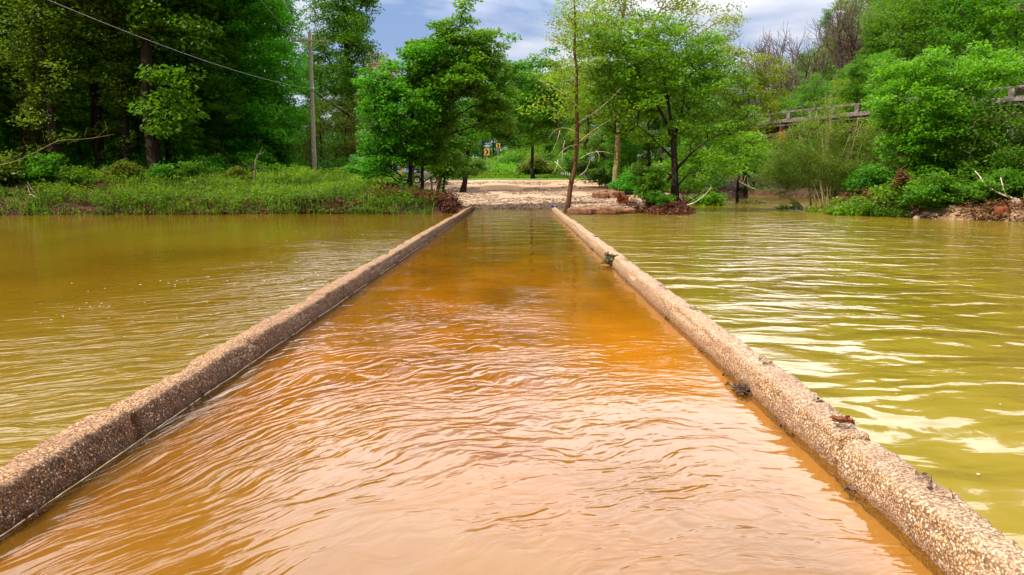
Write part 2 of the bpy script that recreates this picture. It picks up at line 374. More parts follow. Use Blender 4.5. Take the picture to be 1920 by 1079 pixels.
tr = m.n("ShaderNodeBsdfTransparent"); tr.inputs[0].default_value = (.97, .84, .50, 1)
df = m.n("ShaderNodeBsdfDiffuse"); df.inputs[0].default_value = (.27, .14, .006, 1)
mm = m.n("ShaderNodeMixShader"); mm.inputs[0].default_value = .18; m.l(tr.outputs[0], mm.inputs[1]); m.l(df.outputs[0], mm.inputs[2])
gl = m.n("ShaderNodeBsdfGlossy"); gl.inputs["Roughness"].default_value = .02; m.l(nb, gl.inputs["Normal"])
fr = m.n("ShaderNodeFresnel"); fr.inputs[0].default_value = 1.40; m.l(nb, fr.inputs["Normal"])
x = m.n("ShaderNodeMixShader"); m.l(fr.outputs[0], x.inputs[0]); m.l(mm.outputs[0], x.inputs[1]); m.l(gl.outputs[0], x.inputs[2])
M_SHALLOW = m.surf(x)

# ground
m = Mt("bank_soil_and_gravel"); v = m.pos()
a = m.n("ShaderNodeAttribute", attribute_name="zone").outputs["Vector"]; sa = m.n("ShaderNodeSeparateXYZ"); m.l(a, sa.inputs[0])
n1 = m.noise(v, 1.2, 6, .6); n2 = m.noise(v, 22, 3, .7); n3 = m.noise(v, .35, 4)
soil = m.ramp(n1, [(.35, (.035, .018, .009)), (.65, (.11, .055, .028))])
grass = m.ramp(m.noise(v, 9, 5, .7), [(.35, (.035, .10, .008)), (.65, (.12, .26, .02))])
st = m.n("ShaderNodeTexVoronoi"); m.l(v, st.inputs["Vector"]); st.inputs["Scale"].default_value = 9
ss = m.n("ShaderNodeSeparateColor"); m.l(st.outputs["Color"], ss.inputs[0])
stones = m.ramp(ss.outputs[0], [(.1, (.20, .09, .045)), (.45, (.42, .25, .14)), (.9, (.72, .57, .42))])
sand = m.ramp(n3, [(.35, (.40, .20, .09)), (.6, (.56, .38, .25))])
grav = m.mix(m.mr(n1, .38, .62), sand, stones)
gy_ = m.n("ShaderNodeSeparateXYZ"); m.l(v, gy_.inputs[0]); yb = m.math('ADD', gy_.outputs[1], m.math('MULTIPLY', m.math('SUBTRACT', m.noise(m.mapv(v, (.25, .5, 1)), 1.0, 5, .6), .5), 5.0))
band = m.ramp(m.mr(yb, 38, 66), [(.0, (.30, .17, .07)), (.18, (.32, .19, .11)), (.24, (.56, .44, .33)), (.46, (.50, .35, .24)), (.52, (.34, .17, .085)), (.68, (.42, .23, .12)), (.74, (.48, .32, .20))])
grav = m.mix(.62, grav, band)
red = m.n("ShaderNodeVectorMath", operation='DISTANCE'); m.l(m.mapv(v, (1, .5, 0)), red.inputs[0]); red.inputs[1].default_value = (5.6, 21.0, 0)
grav = m.mix(m.mr(red.outputs["Value"], .4, 1.9, .8, 0), grav, (.42, .10, .025))
col = m.mix(m.mr(sa.outputs[0], .4, .6), soil, grass); col = m.mix(m.mr(m.math('ADD', sa.outputs[1], m.math('MULTIPLY', m.math('SUBTRACT', n1, .5), .5)), .4, .6), col, grav)
M_GROUND = m.surf(m.bsdf(col, .9, m.bump(m.math('ADD', n2, n1), .6, .05), .2))
def plain(name, c1, c2, sc=8, rough=.8, spec=.3, metal=0.0):
    m = Mt(name); n = m.noise(m.obj(), sc, 5, .6); return m.surf(m.bsdf(m.ramp(n, [(.35, c1), (.65, c2)]), rough, m.bump(m.noise(m.obj(), sc * 3, 4), .5, .02), spec, metal))
def tinted(name, lo, hi, rough=.85):
    m = Mt(name); a = m.n("ShaderNodeAttribute", attribute_name="tint").outputs["Fac"]; n = m.noise(m.pos(), 6, 4, .6)
    c = m.ramp(a, [(0, lo), (1, hi)]); c = m.mix(m.mr(n, .4, .65, 0, .5), c, tuple(k * .55 for k in lo))
    return m.surf(m.bsdf(c, rough, m.bump(m.noise(m.pos(), 30, 4), .6, .02), .25))
M_STONE = tinted("river_stone", (.13, .065, .035), (.55, .40, .28))
M_LEDGE = plain("ledge_stone", (.13, .055, .028), (.34, .17, .09), 3)
M_REDWOOD = plain("rotten_red_wood", (.07, .018, .007), (.26, .07, .02), 9)
M_LOG = plain("peeled_log_wood", (.34, .20, .10), (.66, .48, .30), 5)
M_POLE = plain("weathered_pole_wood", (.27, .22, .17), (.58, .50, .42), 10)
M_BRIDGE = plain("weathered_bridge_concrete", (.055, .042, .034), (.24, .20, .175), 3)
M_GIRDER = plain("rusted_steel_girder", (.03, .018, .012), (.10, .05, .03), 3, .7)
M_RUST = plain("orange_rust_steel", (.38, .075, .02), (.55, .13, .04), 4)
M_WHITE = plain("worn_white_paint", (.50, .50, .50), (.82, .82, .83), 8, .5)
M_BLACK = plain("black_rubber", (.008, .008, .008), (.02, .02, .02), 8, .7)
M_SIGN = plain("yellow_sign_face", (.62, .30, .06), (.75, .38, .09), 3, .5)
M_SIGNBACK = plain("ochre_board", (.24, .17, .03), (.40, .28, .06), 3, .7)
M_BLUE = plain("blue_cloth", (.01, .03, .16), (.03, .09, .40), 30, .6)
M_STEEL = plain("galvanised_steel", (.35, .38, .36), (.55, .58, .56), 5, .5, .5, .6)
M_WIRE = plain("grey_wire", (.10, .10, .11), (.22, .22, .24), 5, .5)
M_GLASS = plain("porcelain_insulator", (.30, .30, .33), (.50, .50, .55), 5, .3)

# ------------------------------------------------------------------ terrain
def seg_dist(px, py, poly):
    d = np.full(px.shape, 1e9); inside = np.zeros(px.shape, bool); n = len(poly)
    for i in range(n):
        x1, y1 = poly[i]; x2, y2 = poly[(i + 1) % n]; vx, vy = x2 - x1, y2 - y1
        t = np.clip(((px - x1) * vx + (py - y1) * vy) / (vx * vx + vy * vy + 1e-9), 0, 1)
        d = np.minimum(d, np.hypot(px - x1 - t * vx, py - y1 - t * vy))
        c = ((y1 > py) != (y2 > py)) & (px < (x2 - x1) * (py - y1) / (y2 - y1 + 1e-12) + x1); inside ^= c
    return np.where(inside, -d, d)
_wl = [(-420, 409), (-150, 406), (0, 404), (160, 403), (300, 402.5), (450, 402), (600, 401), (720, 402), (790, 402.5), (835, 400), (872, 396.5)]
RIVER = [tuple(G(a, b)[:2]) for a, b in _wl]
RIVER += [(-2.6, 40.2), (-1.5, 41.6), (0.4, 42.4), (1.5, 41.8), (2.4, 39.0)]
RIVER += [tuple(G(a, b)[:2]) for a, b in [(1072, 402), (1150, 401), (1205, 397.5), (1240, 402), (1285, 402), (1293, 393), (1290, 383), (1345, 375.5), (1400, 372)]]
RIVER += [(19.5, 72), (17, 84), (15, 100), (21, 101), (24, 84), (26.5, 68), (25.0, 56), (21.5, 46)]
RIVER += [tuple(G(a, b)[:2]) for a, b in [(1545, 392), (1600, 400), (1660, 405.5), (1760, 410), (1850, 413), (1940, 416)]]
RIVER += [(29, 26), (38, 23), (60, 18), (90, -60), (-90, -60), (-75, 10), (-45, 28)]
def sstep(x, a, b):
    t = np.clip((x - a) / (b - a), 0, 1); return t * t * (3 - 2 * t)
def terrain(x, y):
    x = np.asarray(x, float); y = np.asarray(y, float)
    d = seg_dist(x, y, RIVER) + .35 * fbm(x * .6, y * .6, 0, 3, 5)
    land = .12 + .45 * (1 - np.exp(-np.maximum(d, 0) / .5)) + 1.05 * sstep(d, 0.5, 9) + .12 * fbm(x * .35, y * .35, 0, 4, 2)
    z = np.where(d > 0, land * np.clip(d / .35, 0, 1), np.maximum(-1.4, d * .6))
    # gravel landing
    ramp = np.maximum(np.clip(.068 * (y - 41.2), -.5, 1.72), np.where(d > 0, .26, -.6) * sstep(x, 2.2, 3.0) - .6 * (1 - sstep(x, 2.2, 3.0))) + .02 * fbm(x * 1.3, y * 1.3, 0, 3, 8)
    wl_ = -4.3 - (y - 40) * .42; wr_ = 7.2 + np.clip(y - 44, 0, 30) * .12
    k = sstep(x, wl_ - 1.2, wl_ + .4) * (1 - sstep(x, wr_ - .4, wr_ + 1.4)) * sstep(y, np.where(x > 2, 34.5, 37.6), np.where(x > 2, 35.2, 39.8)) * (1 - sstep(y, 70, 80))
    z = z * (1 - k) + ramp * k
    # flat behind, then the road embankment and the right-hand hill
    z = z + .6 * sstep(y, 66, 90) * (d > 0)
    emb = sstep(x, -16, 4) * np.exp(-((y - (112 + .1 * x)) / 9.0) ** 2) * (1 - sstep(x, 6, 12)); z = z + 4.6 * emb
    hill = sstep(x - 2 - .1 * (y - 60), 22, 90) * sstep(y, 30, 130) * 50 * (1 - .6 * sstep(y, 150, 300))
    hill2 = sstep(x - (18.5 + .28 * np.maximum(y - 31, 0)) , 0, 18) * sstep(d, .5, 12) * 3.6 * (y > 18)
    z = z + np.where(d > 0, hill * sstep(d, 0, 25) + hill2, 0)
    z = z + np.where((d > 0), 6 * sstep(y, 150, 330) * sstep(x, -60, 120), 0)
    return z, d, k
gx = np.concatenate([np.linspace(-420, -62, 30), np.linspace(-60, -26, 50), np.linspace(-25.6, 36, 300), np.linspace(36.6, 80, 60), np.linspace(83, 420, 50)])
gy = np.concatenate([np.linspace(-120, 20, 24), np.linspace(22, 60, 230), np.linspace(60.6, 130, 120), np.linspace(132, 620, 70)])
X, Y = np.meshgrid(gx, gy); Z, DD, KK = terrain(X, Y)
nx, ny = len(gx), len(gy)
idx = np.arange(nx * ny).reshape(ny, nx)
fq = np.stack([idx[:-1, :-1], idx[:-1, 1:], idx[1:, 1:], idx[1:, :-1]], -1).reshape(-1, 4)
b = MB(); b.add(np.stack([X, Y, Z], -1).reshape(-1, 3), fq, .5, True)
ground = tag(b.build("ground", M_GROUND), kind='structure')
zone = np.zeros((ny, nx, 3), np.float32)
zone[..., 0] = ((Y > 64) & (X < 12) & (X > -14)) * .9 + (1 - ((Y > 64) & (X < 12) & (X > -14))) * .25
zone[..., 0] = np.where((X > 30) & (Y > 75), .8, zone[..., 0])
zone[..., 1] = np.maximum(KK * (1 - sstep(Y, 62, 66)), ((DD > -2) & (DD < 1.0) & (X > 14) & (Y < 60)) * .5)

at = ground.data.attributes.new("zone", 'FLOAT_VECTOR', 'POINT'); at.data.foreach_set("vector", zone.reshape(-1, 3).ravel())
def tz(x, y): return float(terrain(np.array([x]), np.array([y]))[0][0])

# ------------------------------------------------------------------ water and deck
def quad_sheet(name, x0, x1, y0, y1, z, mat, nx=2, ny=2):
    xs = np.linspace(x0, x1, nx); ys = np.linspace(y0, y1, ny); A, B = np.meshgrid(xs, ys); i = np.arange(nx * ny).reshape(ny, nx)
    f = np.stack([i[:-1, :-1], i[:-1, 1:], i[1:, 1:], i[1:, :-1]], -1).reshape(-1, 4)
    b = MB(); b.add(np.stack([A, B, np.full_like(A, z)], -1).reshape(-1, 3), f, .5, True); return tag(b.build(name, mat), kind='structure')
LX0, LX1, RX0, RX1 = -2.60, -2.34, 1.75, 2.01
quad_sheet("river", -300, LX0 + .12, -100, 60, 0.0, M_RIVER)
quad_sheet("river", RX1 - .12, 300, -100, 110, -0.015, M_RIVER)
quad_sheet("shallow_water", LX1 - .12, RX0 + .12, -6, 46, 0.004, M_SHALLOW)
b = MB(); b.box(((LX0 + RX1) / 2, 17.2, -.27), (RX1 - LX0 - .04, 44.5, .44)); tag(b.build("road", M_DECK), kind='structure')

# ------------------------------------------------------------------ curbs
def curb(x0, x1, inner, joints, mat, label, seed, y1):
    ys = [-3.0]; 
    while ys[-1] < y1: ys.append(ys[-1] + max(.02, .0065 * max(ys[-1], 2.0)))
    ys = np.array(sorted(set(list(ys) + [j + k for j in joints for k in (-.03, -.012, 0, .012, .03)]))); ys = ys[ys <= y1]
    prof = [(0.0, -.12), (0.0, -.02), (.004, .06), (.009, .12), (.015, .165), (.030, .192), (.052, .203), (.13, .207), (.200, .203), (.226, .192), (.243, .165), (.250, .12), (.256, .04), (.26, -.12)]
    u = np.array(prof); seg = np.concatenate([[0], np.cumsum(np.hypot(*np.diff(u, axis=0).T))]); s_ = np.linspace(0, seg[-1], 30)
    u = np.stack([np.interp(s_, seg, u[:, 0]), np.interp(s_, seg, u[:, 1])], 1)
    # profile runs from the left side to the right side
    if inner == 'R': u = np.stack([.26 - u[::-1, 0], u[::-1, 1]], 1)
    Yg = np.repeat(ys[:, None], 30, 1); Ug = np.repeat(u[None, :, 0], len(ys), 0); Zg = np.repeat(u[None, :, 1], len(ys), 0)
    dist_j = np.min(np.abs(Yg[..., None] - np.array(joints)), -1); g = np.clip(1 - dist_j / .04, 0, 1)
    segi = np.searchsorted(np.array(joints), Yg + 1e-4)
    off = np.array([rng.uniform(-.008, .008) for _ in range(len(joints) + 2)])[segi]; offz = np.array([rng.uniform(-.008, .008) for _ in range(len(joints) + 2)])[segi]
    cx = Ug - .13; cz = Zg - .08; ln = np.hypot(cx, cz) + 1e-6; nxx, nzz = cx / ln, cz / ln
    dsp = .017 * fbm(Ug * 5, Yg * 2.2, Zg * 5, 4, seed) + .010 * vnoise(Ug * 30, Yg * 22, Zg * 30, seed + 9) + .005 * vnoise(Ug * 60, Yg * 55, Zg * 60, seed + 19)
    chip = np.clip(fbm(Yg * 1.7, Ug * 4, Zg * 3, 3, seed + 30) - .18, 0, 1) * .12 * (Zg > .12)
    dsp = dsp - .006 - chip - .065 * g * (.4 + .6 * np.abs(vnoise(Yg * 3, Zg * 8, 0, seed)))
    v = np.stack([x0 + Ug + off + nxx * dsp + .012 * vnoise(Yg * .35, 0, 0, seed), Yg + .02 * vnoise(Zg * 12, Yg * 2, 0, seed) * g, Zg + offz + nzz * dsp], -1)
    n, mcol = Yg.shape; i = np.arange(n * mcol).reshape(n, mcol)
    f = np.stack([i[:-1, :-1], i[1:, :-1], i[1:, 1:], i[:-1, 1:]], -1).reshape(-1, 4)
    b = MB(); b.add(v.reshape(-1, 3), f, .5, True)
    b.f.append(np.array([i[-1, ::-1]])); b.t.append(np.full(1, .5)); b.sm.append(np.full(1, False))
    b.f.append(np.array([i[0, :]])); b.t.append(np.full(1, .5)); b.sm.append(np.full(1, False))
    return tag(b.build("concrete_curb", mat), label, "curb", "curbs along the flooded crossing")
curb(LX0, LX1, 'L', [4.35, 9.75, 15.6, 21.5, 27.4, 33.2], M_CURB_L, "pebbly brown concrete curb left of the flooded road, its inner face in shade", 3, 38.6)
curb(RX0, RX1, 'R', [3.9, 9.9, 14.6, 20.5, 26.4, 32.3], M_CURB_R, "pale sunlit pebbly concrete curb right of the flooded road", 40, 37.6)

# ------------------------------------------------------------------ tree generator
DENS = 1.9
def leaves(mb, centers, per, spread, size, flat=.45, tint=(.15, 1.0), droop=.25, shape=.55):
    """rhombic leaf faces scattered round every cluster centre; size in metres"""
    per = int(per * DENS); C = np.repeat(np.asarray(centers), per, 0); n = len(C)
    if n == 0: return
    sp = np.repeat(np.broadcast_to(np.asarray(spread, float), (len(centers),)), per)
    o = rng.normal(0, 1, (n, 3)); o /= np.maximum(1, np.linalg.norm(o, axis=1, keepdims=True) / 1.9)
    o *= sp[:, None] * .47; o[:, 2] *= flat
    p = C + o
    az = rng.uniform(0, 2 * np.pi, n); out_ = np.arctan2(o[:, 1], o[:, 0]); az = np.where(rng.random(n) < .6, out_ + rng.normal(0, .6, n), az)
    dip = rng.normal(-droop, .38, n)
    d = np.stack([np.cos(az) * np.cos(dip), np.sin(az) * np.cos(dip), np.sin(dip)], 1)
    roll = rng.normal(0, .75, n)
    side = np.stack([-np.sin(az), np.cos(az), np.zeros(n)], 1); up = np.cross(d, side) * -1
    side = side * np.cos(roll)[:, None] + up * np.sin(roll)[:, None]
    s = size * 1.12 * rng.uniform(.6, 1.3, n)
    L = d * s[:, None]; W = side * (s * shape * .5)[:, None]
    v = np.stack([p - L * .5, p - L * .02 + W, p + L * .5, p - L * .02 - W], 1).reshape(-1, 3)
    f = np.arange(4 * n).reshape(n, 4)
    ct = np.repeat(rng.uniform(0, .6, len(centers)), per)
    t = np.clip(tint[0] + (tint[1] - tint[0]) * (ct + rng.uniform(0, .45, n)), 0, 1)
    mb.add(v, f, t)

def grow(mb, trunks, clusters, r0, twig=.012, tint=.5, up_pen=1.6, bend=.18, sides=7, minr=.0):
    """joins the leaf clusters to the trunk paths with tapering limbs. trunks: list of (points, radius0, radius1)"""
    nodes = []; par = []; fixed = []
    for pts, ra, rb in trunks:
        pts = np.asarray(pts, float); L = np.linalg.norm(np.diff(pts, axis=0), axis=1).sum(); k = max(4, int(L / .8))
        cum = np.concatenate([[0], np.cumsum(np.linalg.norm(np.diff(pts, axis=0), axis=1))]); s_ = np.linspace(0, cum[-1], k)
        q = np.stack([np.interp(s_, cum, pts[:, i]) for i in range(3)], 1)
        q[1:-1] += rng.normal(0, .035, (k - 2, 3)) * np.array([1, 1, .2])
        st = len(nodes)
        for i in range(k): nodes.append(q[i]); par.append(-1 if i == 0 else st + i - 1); fixed.append(ra + (rb - ra) * (i / (k - 1)) ** .8)
        flare = np.linspace(ra, rb, k) ; flare = ra + (rb - ra) * np.linspace(0, 1, k) ** .8; flare[0] *= 1.35
        mb.tube(q, flare, sides, tint, True, True, .07)
    ntr = len(nodes); clusters = np.asarray(clusters)
    if len(clusters) == 0: return
    cap = ntr + len(clusters) * 4 + 8; N = np.zeros((cap, 3)); N[:ntr] = nodes; cnt = ntr; parent = list(par)
    T = N[:ntr]
    dd = np.min(np.linalg.norm(clusters[:, None] - T[None], axis=2), 1); order = np.argsort(dd)
    low = min(t[0][0][2] for t in trunks)
    ok0 = np.ones(cap, bool)
    for s_ in range(ntr): ok0[s_] = N[s_][2] > low + .8
    leafcount = np.zeros(cap)
    for ci in order:
        c = clusters[ci]; D = c - N[:cnt]; ds = np.linalg.norm(D, axis=1); above = np.maximum(0, -(D[:, 2]) + .25 * np.hypot(D[:, 0], D[:, 1]))
        cost = ds + up_pen * above + np.where(ok0[:cnt], 0, 3.0); j = int(np.argmin(cost)); a = N[j]
        L = ds[j]; k = 1 if L < .5 else (2 if L < 1.4 else 3); prev = j
        sag = rng.normal(0, bend * L, 3) * .5; sag[2] += bend * L * .3
        for q in range(1, k + 1):
            t = q / k; p = a + (c - a) * t + sag * math.sin(math.pi * t) + (rng.normal(0, .04, 3) if q < k else 0)
            N[cnt] = p; parent.append(prev); prev = cnt; cnt += 1
        q = prev
        while q >= 0: leafcount[q] += 1; q = parent[q]
    rad = twig * np.maximum(leafcount[:cnt], 1) ** .46
    for i in range(ntr, cnt):
        j = parent[i]; rj = rad[j] if j >= ntr else min(fixed[j], rad[i] * 1.25); sd = 6 if rad[i] > .05 else (4 if rad[i] > .025 else 3)
        mb.tube(np.array([N[j], N[i]]), [max(min(rj, rad[i] * 1.5), minr), max(rad[i], minr)], sd, tint, True, False)

def blob_points(blobs, spacing, seed=0):
    """blobs: (cx, cy, cz, rx, ry, rz, density); returns jittered, thinned points filling the union"""
    r = np.random.default_rng(seed); acc = []
    more = []
    for cx, cy, cz, rx, ry, rz, dn in blobs:
        more.append((cx, cy, cz, rx, ry, rz, dn))
        for _ in range(5):
            u = r.normal(0, 1, 3); u /= np.linalg.norm(u); k = r.uniform(.22, .4); more.append((cx + u[0] * rx, cy + u[1] * ry, cz + u[2] * rz, rx * k, ry * k, rz * k, dn))
    for cx, cy, cz, rx, ry, rz, dn in more:
        n = int(4.19 * rx * ry * rz / spacing ** 3 * 1.5 * dn) + 3
        u = r.normal(0, 1, (n, 3)); u /= np.linalg.norm(u, axis=1, keepdims=True); u *= (r.random((n, 1)) ** .42)
        q = u * np.array([rx, ry, rz]); q *= (1 + .22 * fbm(u[:, 0] * 2 + cx, u[:, 1] * 2 + cy, u[:, 2] * 2 + cz, 2, seed))[:, None]
        acc.append(q + np.array([cx, cy, cz]))
    p = np.concatenate(acc); r.shuffle(p); keep = []; grid = {}
    s2 = (spacing * .62) ** 2
    for q in p:
        k = tuple(np.floor(q / spacing).astype(int)); okk = True
        for a in (-1, 0, 1):
            for b_ in (-1, 0, 1):
                for c in (-1, 0, 1):
                    for o in grid.get((k[0] + a, k[1] + b_, k[2] + c), ()):
                        if ((o - q) ** 2).sum() < s2: okk = False; break
        if okk: grid.setdefault(k, []).append(q); keep.append(q)
    keep = np.array(keep)
    gap = fbm(keep[:, 0] * .7 + seed, keep[:, 1] * .7, keep[:, 2] * .9, 2, seed + 3)
    return keep[gap > -.16]

def make_tree(name, label, cat, base, trunks, blobs, leafmat_, barkmat_, spacing=.9, per=55, size=.17, spread=None, seed=1, twig=.012, group=None,
              flat=.45, up_pen=1.6, tint=(.1, 1.0), droop=.25, sides=8, extra_bare=None, minr=0.0, shape=.55):
    base = np.asarray(base, float)
    cl = blob_points(blobs, spacing, seed) if blobs else np.zeros((0, 3))
    if len(cl): 
        gz = terrain(cl[:, 0], cl[:, 1])[0]; cl = cl[cl[:, 2] > gz + .3] if base[2] > -50 else cl
    root = empty(name, tuple(base), label, cat, group)
    tb = MB(); pts = cl if extra_bare is None else np.concatenate([cl, extra_bare]); grow(tb, trunks, pts, .2, twig, .5, up_pen, sides=sides, minr=minr)
    tb.build("trunk", BARK[barkmat_], root, base)
    if len(cl):
        lb = MB(); leaves(lb, cl, per, spread or spacing, size, flat, tint, droop, shape); lb.build("crown", LEAF[leafmat_], root, base)
    return root
def pb(lst, Y, depth=None):
    """crown masses measured in the picture: (px, py, rx, ry[, density[, dY]]) -> metres at distance Y"""
    r = []
    for t in lst:
        px, py, rx, ry = t[:4]; dn = t[4] if len(t) > 4 else 1.0; dY = t[5] if len(t) > 5 else 0.0
        c = P(px, py, Y + dY); k = pxm(Y + dY); r.append((c[0], c[1], c[2], rx * k, (depth or min(max(rx, ry) * k * .8, 3.2)), ry * k, dn))
    return r
def pp(lst, Y): return [P(a, b_, Y + (c[0] if c else 0)) for a, b_, *c in lst]
# ================================================================== THINGS
exec_done = True
def onground(px, Y, dz=0.0):
    p = P(px, 300, Y); return np.array([p[0], p[1], tz(p[0], p[1]) + dz])
def tpath(px0, Y, lst):
    """trunk path starting on the ground"""
    return [onground(px0, Y, -.15)] + [P(a, b_, Y + (c[0] if c else 0)) for a, b_, *c in lst]

# ---- centre maples on the landing
Ym = 38.5
bs = onground(768, Ym)
make_tree("maple_tree", "bright green maple with a stout dark trunk leaning crown left over the bank end", "tree", bs,
  [(tpath(768, Ym, [(770, 330), (772, 250), (775, 180), (770, 120)]), .15, .04), ([P(771, 300, Ym), P(735, 235, Ym), P(700, 200, Ym - .5)], .07, .03)],
  pb([(760, 205, 85, 70), (722, 262, 52, 52), (752, 284, 62, 26), (735, 165, 55, 45), (800, 150, 60, 55), (766, 345, 16, 12, .9), (715, 310, 35, 18, .6)], Ym), 'maple', 'dark', .56, 46, .17, .58, 21, tint=(.2, 1.05))
bs = onground(789, Ym + .3)
make_tree("maple_tree", "tallest bright green maple in the middle, its slim trunk second from the left", "tree", bs,
  [(tpath(789, Ym + .3, [(790, 320), (800, 240), (830, 160), (850, 90), (868, 20)]), .10, .02), ([P(800, 240, Ym), P(850, 190, Ym), P(900, 150, Ym)], .05, .02)],
  pb([(872, 28, 34, 34), (840, 52, 26, 32, 1.0), (880, 75, 45, 30), (850, 115, 75, 45), (918, 118, 34, 34), (795, 98, 34, 26), (865, 175, 90, 50), (900, 212, 62, 45), (828, 262, 68, 42), (870, 325, 20, 8, .3)], Ym + .6), 'maple', 'dark', .54, 48, .18, .58, 22, tint=(.45, 1.15))
bs = onground(812, Ym - .6)
make_tree("leaning_sapling", "reddish brown leaning stem topped with a low tuft of bright leaves", "tree", bs,
  [(tpath(814, Ym - .6, [(820, 355), (826, 330)]), .11, .08)], pb([(826, 324, 22, 8, 1.6)], Ym - .8), 'bright', 'brown', .35, 45, .16, .4, 23)
bs = onground(829, Ym - .4)
make_tree("leaning_sapling", "thin leaning dark sapling wrapped in vine, just right of the reddish stem", "tree", bs,
  [(tpath(826, Ym - .4, [(831, 350), (836, 322), (842, 300)]), .04, .02)], pb([(838, 322, 14, 9, 1.2), (832, 350, 4, 14, .8)], Ym - .5), 'maple', 'dark', .3, 24, .12, .3, 24)
bs = onground(950, 52)
make_tree("maple_tree", "darker green tree behind the middle maples, under the patch of open sky", "tree", bs,
  [(tpath(866, 52, [(880, 270), (930, 170), (960, 120)]), .2, .04), ([P(890, 250, 52), P(880, 200, 52)], .1, .05)],
  pb([(955, 150, 45, 42), (945, 95, 22, 22, .8), (985, 172, 50, 58), (1000, 250, 40, 25), (930, 198, 70, 52), (990, 222, 55, 34), (880, 235, 45, 42), (1010, 125, 22, 30, .7), (940, 120, 25, 22, .7), (835, 285, 45, 32), (1010, 195, 50, 36)], 52), 'maple', 'dark', .70, 60, .19, .75, 25)

make_tree("leafy_tree", "full green tree closing the gap between the middle maples and the slender tree", "tree", onground(1000, 66),
  [(tpath(1000, 66, [(998, 270), (992, 200), (985, 150)]), .18, .05)], pb([(985, 150, 42, 45), (1005, 205, 60, 42), (962, 190, 42, 42), (1025, 250, 45, 26), (975, 238, 42, 24), (1040, 185, 35, 40)], 66), 'maple', 'dark', .85, 62, .19, .85, 27, tint=(.3, 1.1))
# ---- slender leaning tree at the right curb's end
Yl = 35.8
lp = tpath(1059, Yl, [(1066, 370), (1073, 335), (1082, 295), (1083, 230), (1081, 160), (1079, 90), (1077, 20), (1073, -60)])
bare = []
for a, c_, Yd in [(1045, 250, 0), (1030, 262, -.4), (1100, 225, .3), (1130, 215, 0), (1155, 200, .2), (1110, 292, -.4), (1125, 300, 0), (1145, 315, .3), (1048, 300, 0), (1040, 315, .2), (1055, 320, -.4), (1112, 320, .2), (1100, 335, .1), (1020, 245, .2), (1125, 262, .5), (1020, 180, 0), (1005, 160, 0), (1140, 170, 0), (1065, 265, -.6), (1062, 330, -.5), (1120, 282, .1)]:
    bare.append(P(a, c_, Yl + Yd))
make_tree("slender_tree", "slender leaning reddish-brown tree with bare drooping twigs at the right curb end", "tree", onground(1059, Yl),
  [(lp, .14, .03)], pb([(1060, 120, 62, 52, .9), (1100, 60, 60, 50, .9), (1030, 150, 50, 42, .9), (1060, 20, 40, 30, .9), (1110, 150, 50, 35, .7), (1040, 205, 50, 25, .6), (1005, 110, 28, 25, .6), (1120, 200, 50, 25, .5)], Yl),
  'yellow', 'brown', .68, 34, .13, .75, 31, twig=.009, extra_bare=np.array(bare))
# drooping bare twigs as part of that tree's look
b = MB()
for x0, y0, x1, y1, x2, y2 in [(1083, 250, 1045, 225, 1028, 262), (1050, 245, 1046, 262, 1036, 285), (1060, 262, 1052, 285, 1054, 312), (1083, 272, 1058, 272, 1044, 298), (1085, 300, 1115, 275, 1150, 290), (1088, 265, 1115, 240, 1145, 225), (1086, 330, 1102, 322, 1106, 300), (1118, 283, 1128, 292, 1120, 306), (1046, 300, 1044, 318, 1036, 326), (1040, 303, 1052, 312, 1062, 330), (1084, 230, 1130, 205, 1165, 165), (1082, 190, 1040, 165, 1010, 150)]:
    t = np.linspace(0, 1, 8)[:, None]; A, B_, C_ = P(x0, y0, Yl - .2), P(x1, y1, Yl - .5), P(x2, y2, Yl - .3)
    b.tube(A * (1 - t) ** 2 + 2 * B_ * t * (1 - t) + C_ * t ** 2, np.linspace(.018, .007, 8), 4)
root_l = [o for o in scene.objects if o.name.startswith("slender_tree")][0]
b.build("dead_twigs", BARK['pale'], root_l, onground(1059, Yl))

# ---- big spreading tree at the right bank point
Yr = 37.2
make_tree("spreading_tree", "wide spreading tree with a forked dark trunk standing at the right water's edge", "tree", onground(1268, Yr),
  [(tpath(1268, Yr, [(1266, 340), (1263, 280), (1262, 255)]), .20, .14), ([P(1262, 258, Yr), P(1235, 200, Yr), P(1205, 150, Yr - .3), P(1185, 110, Yr - .3)], .10, .03),
   ([P(1262, 258, Yr), P(1252, 190, Yr), P(1240, 130, Yr + .3), P(1230, 70, Yr + .3)], .10, .03), ([P(1264, 262, Yr), P(1280, 200, Yr + .3), P(1285, 140, Yr), P(1300, 80, Yr)], .09, .02),
   ([P(1266, 320, Yr), P(1290, 290, Yr - .4), P(1330, 262, Yr - .8), P(1365, 245, Yr - .8)], .07, .02), ([P(1266, 300, Yr), P(1230, 265, Yr - .5), P(1195, 235, Yr - .8)], .06, .02),
   ([P(1270, 392, Yr), P(1320, 358, Yr - .6), P(1350, 342, Yr - .6)], .05, .02), ([P(1268, 350, Yr), P(1300, 320, Yr - .4), P(1360, 312, Yr - .6)], .05, .02)],
  pb([(1235, 85, 75, 60), (1175, 130, 70, 60), (1300, 110, 65, 60), (1130, 90, 50, 55, .7), (1345, 165, 55, 60), (1250, 165, 85, 55), (1170, 205, 75, 42), (1310, 220, 60, 40), (1130, 170, 45, 45, .6), (1375, 225, 45, 35, .8), (1205, 250, 60, 25, .7), (1355, 315, 55, 22, 1.2), (1290, 50, 40, 30, .6)], Yr),
  'bright', 'dark', .66, 44, .15, .66, 41, twig=.011)
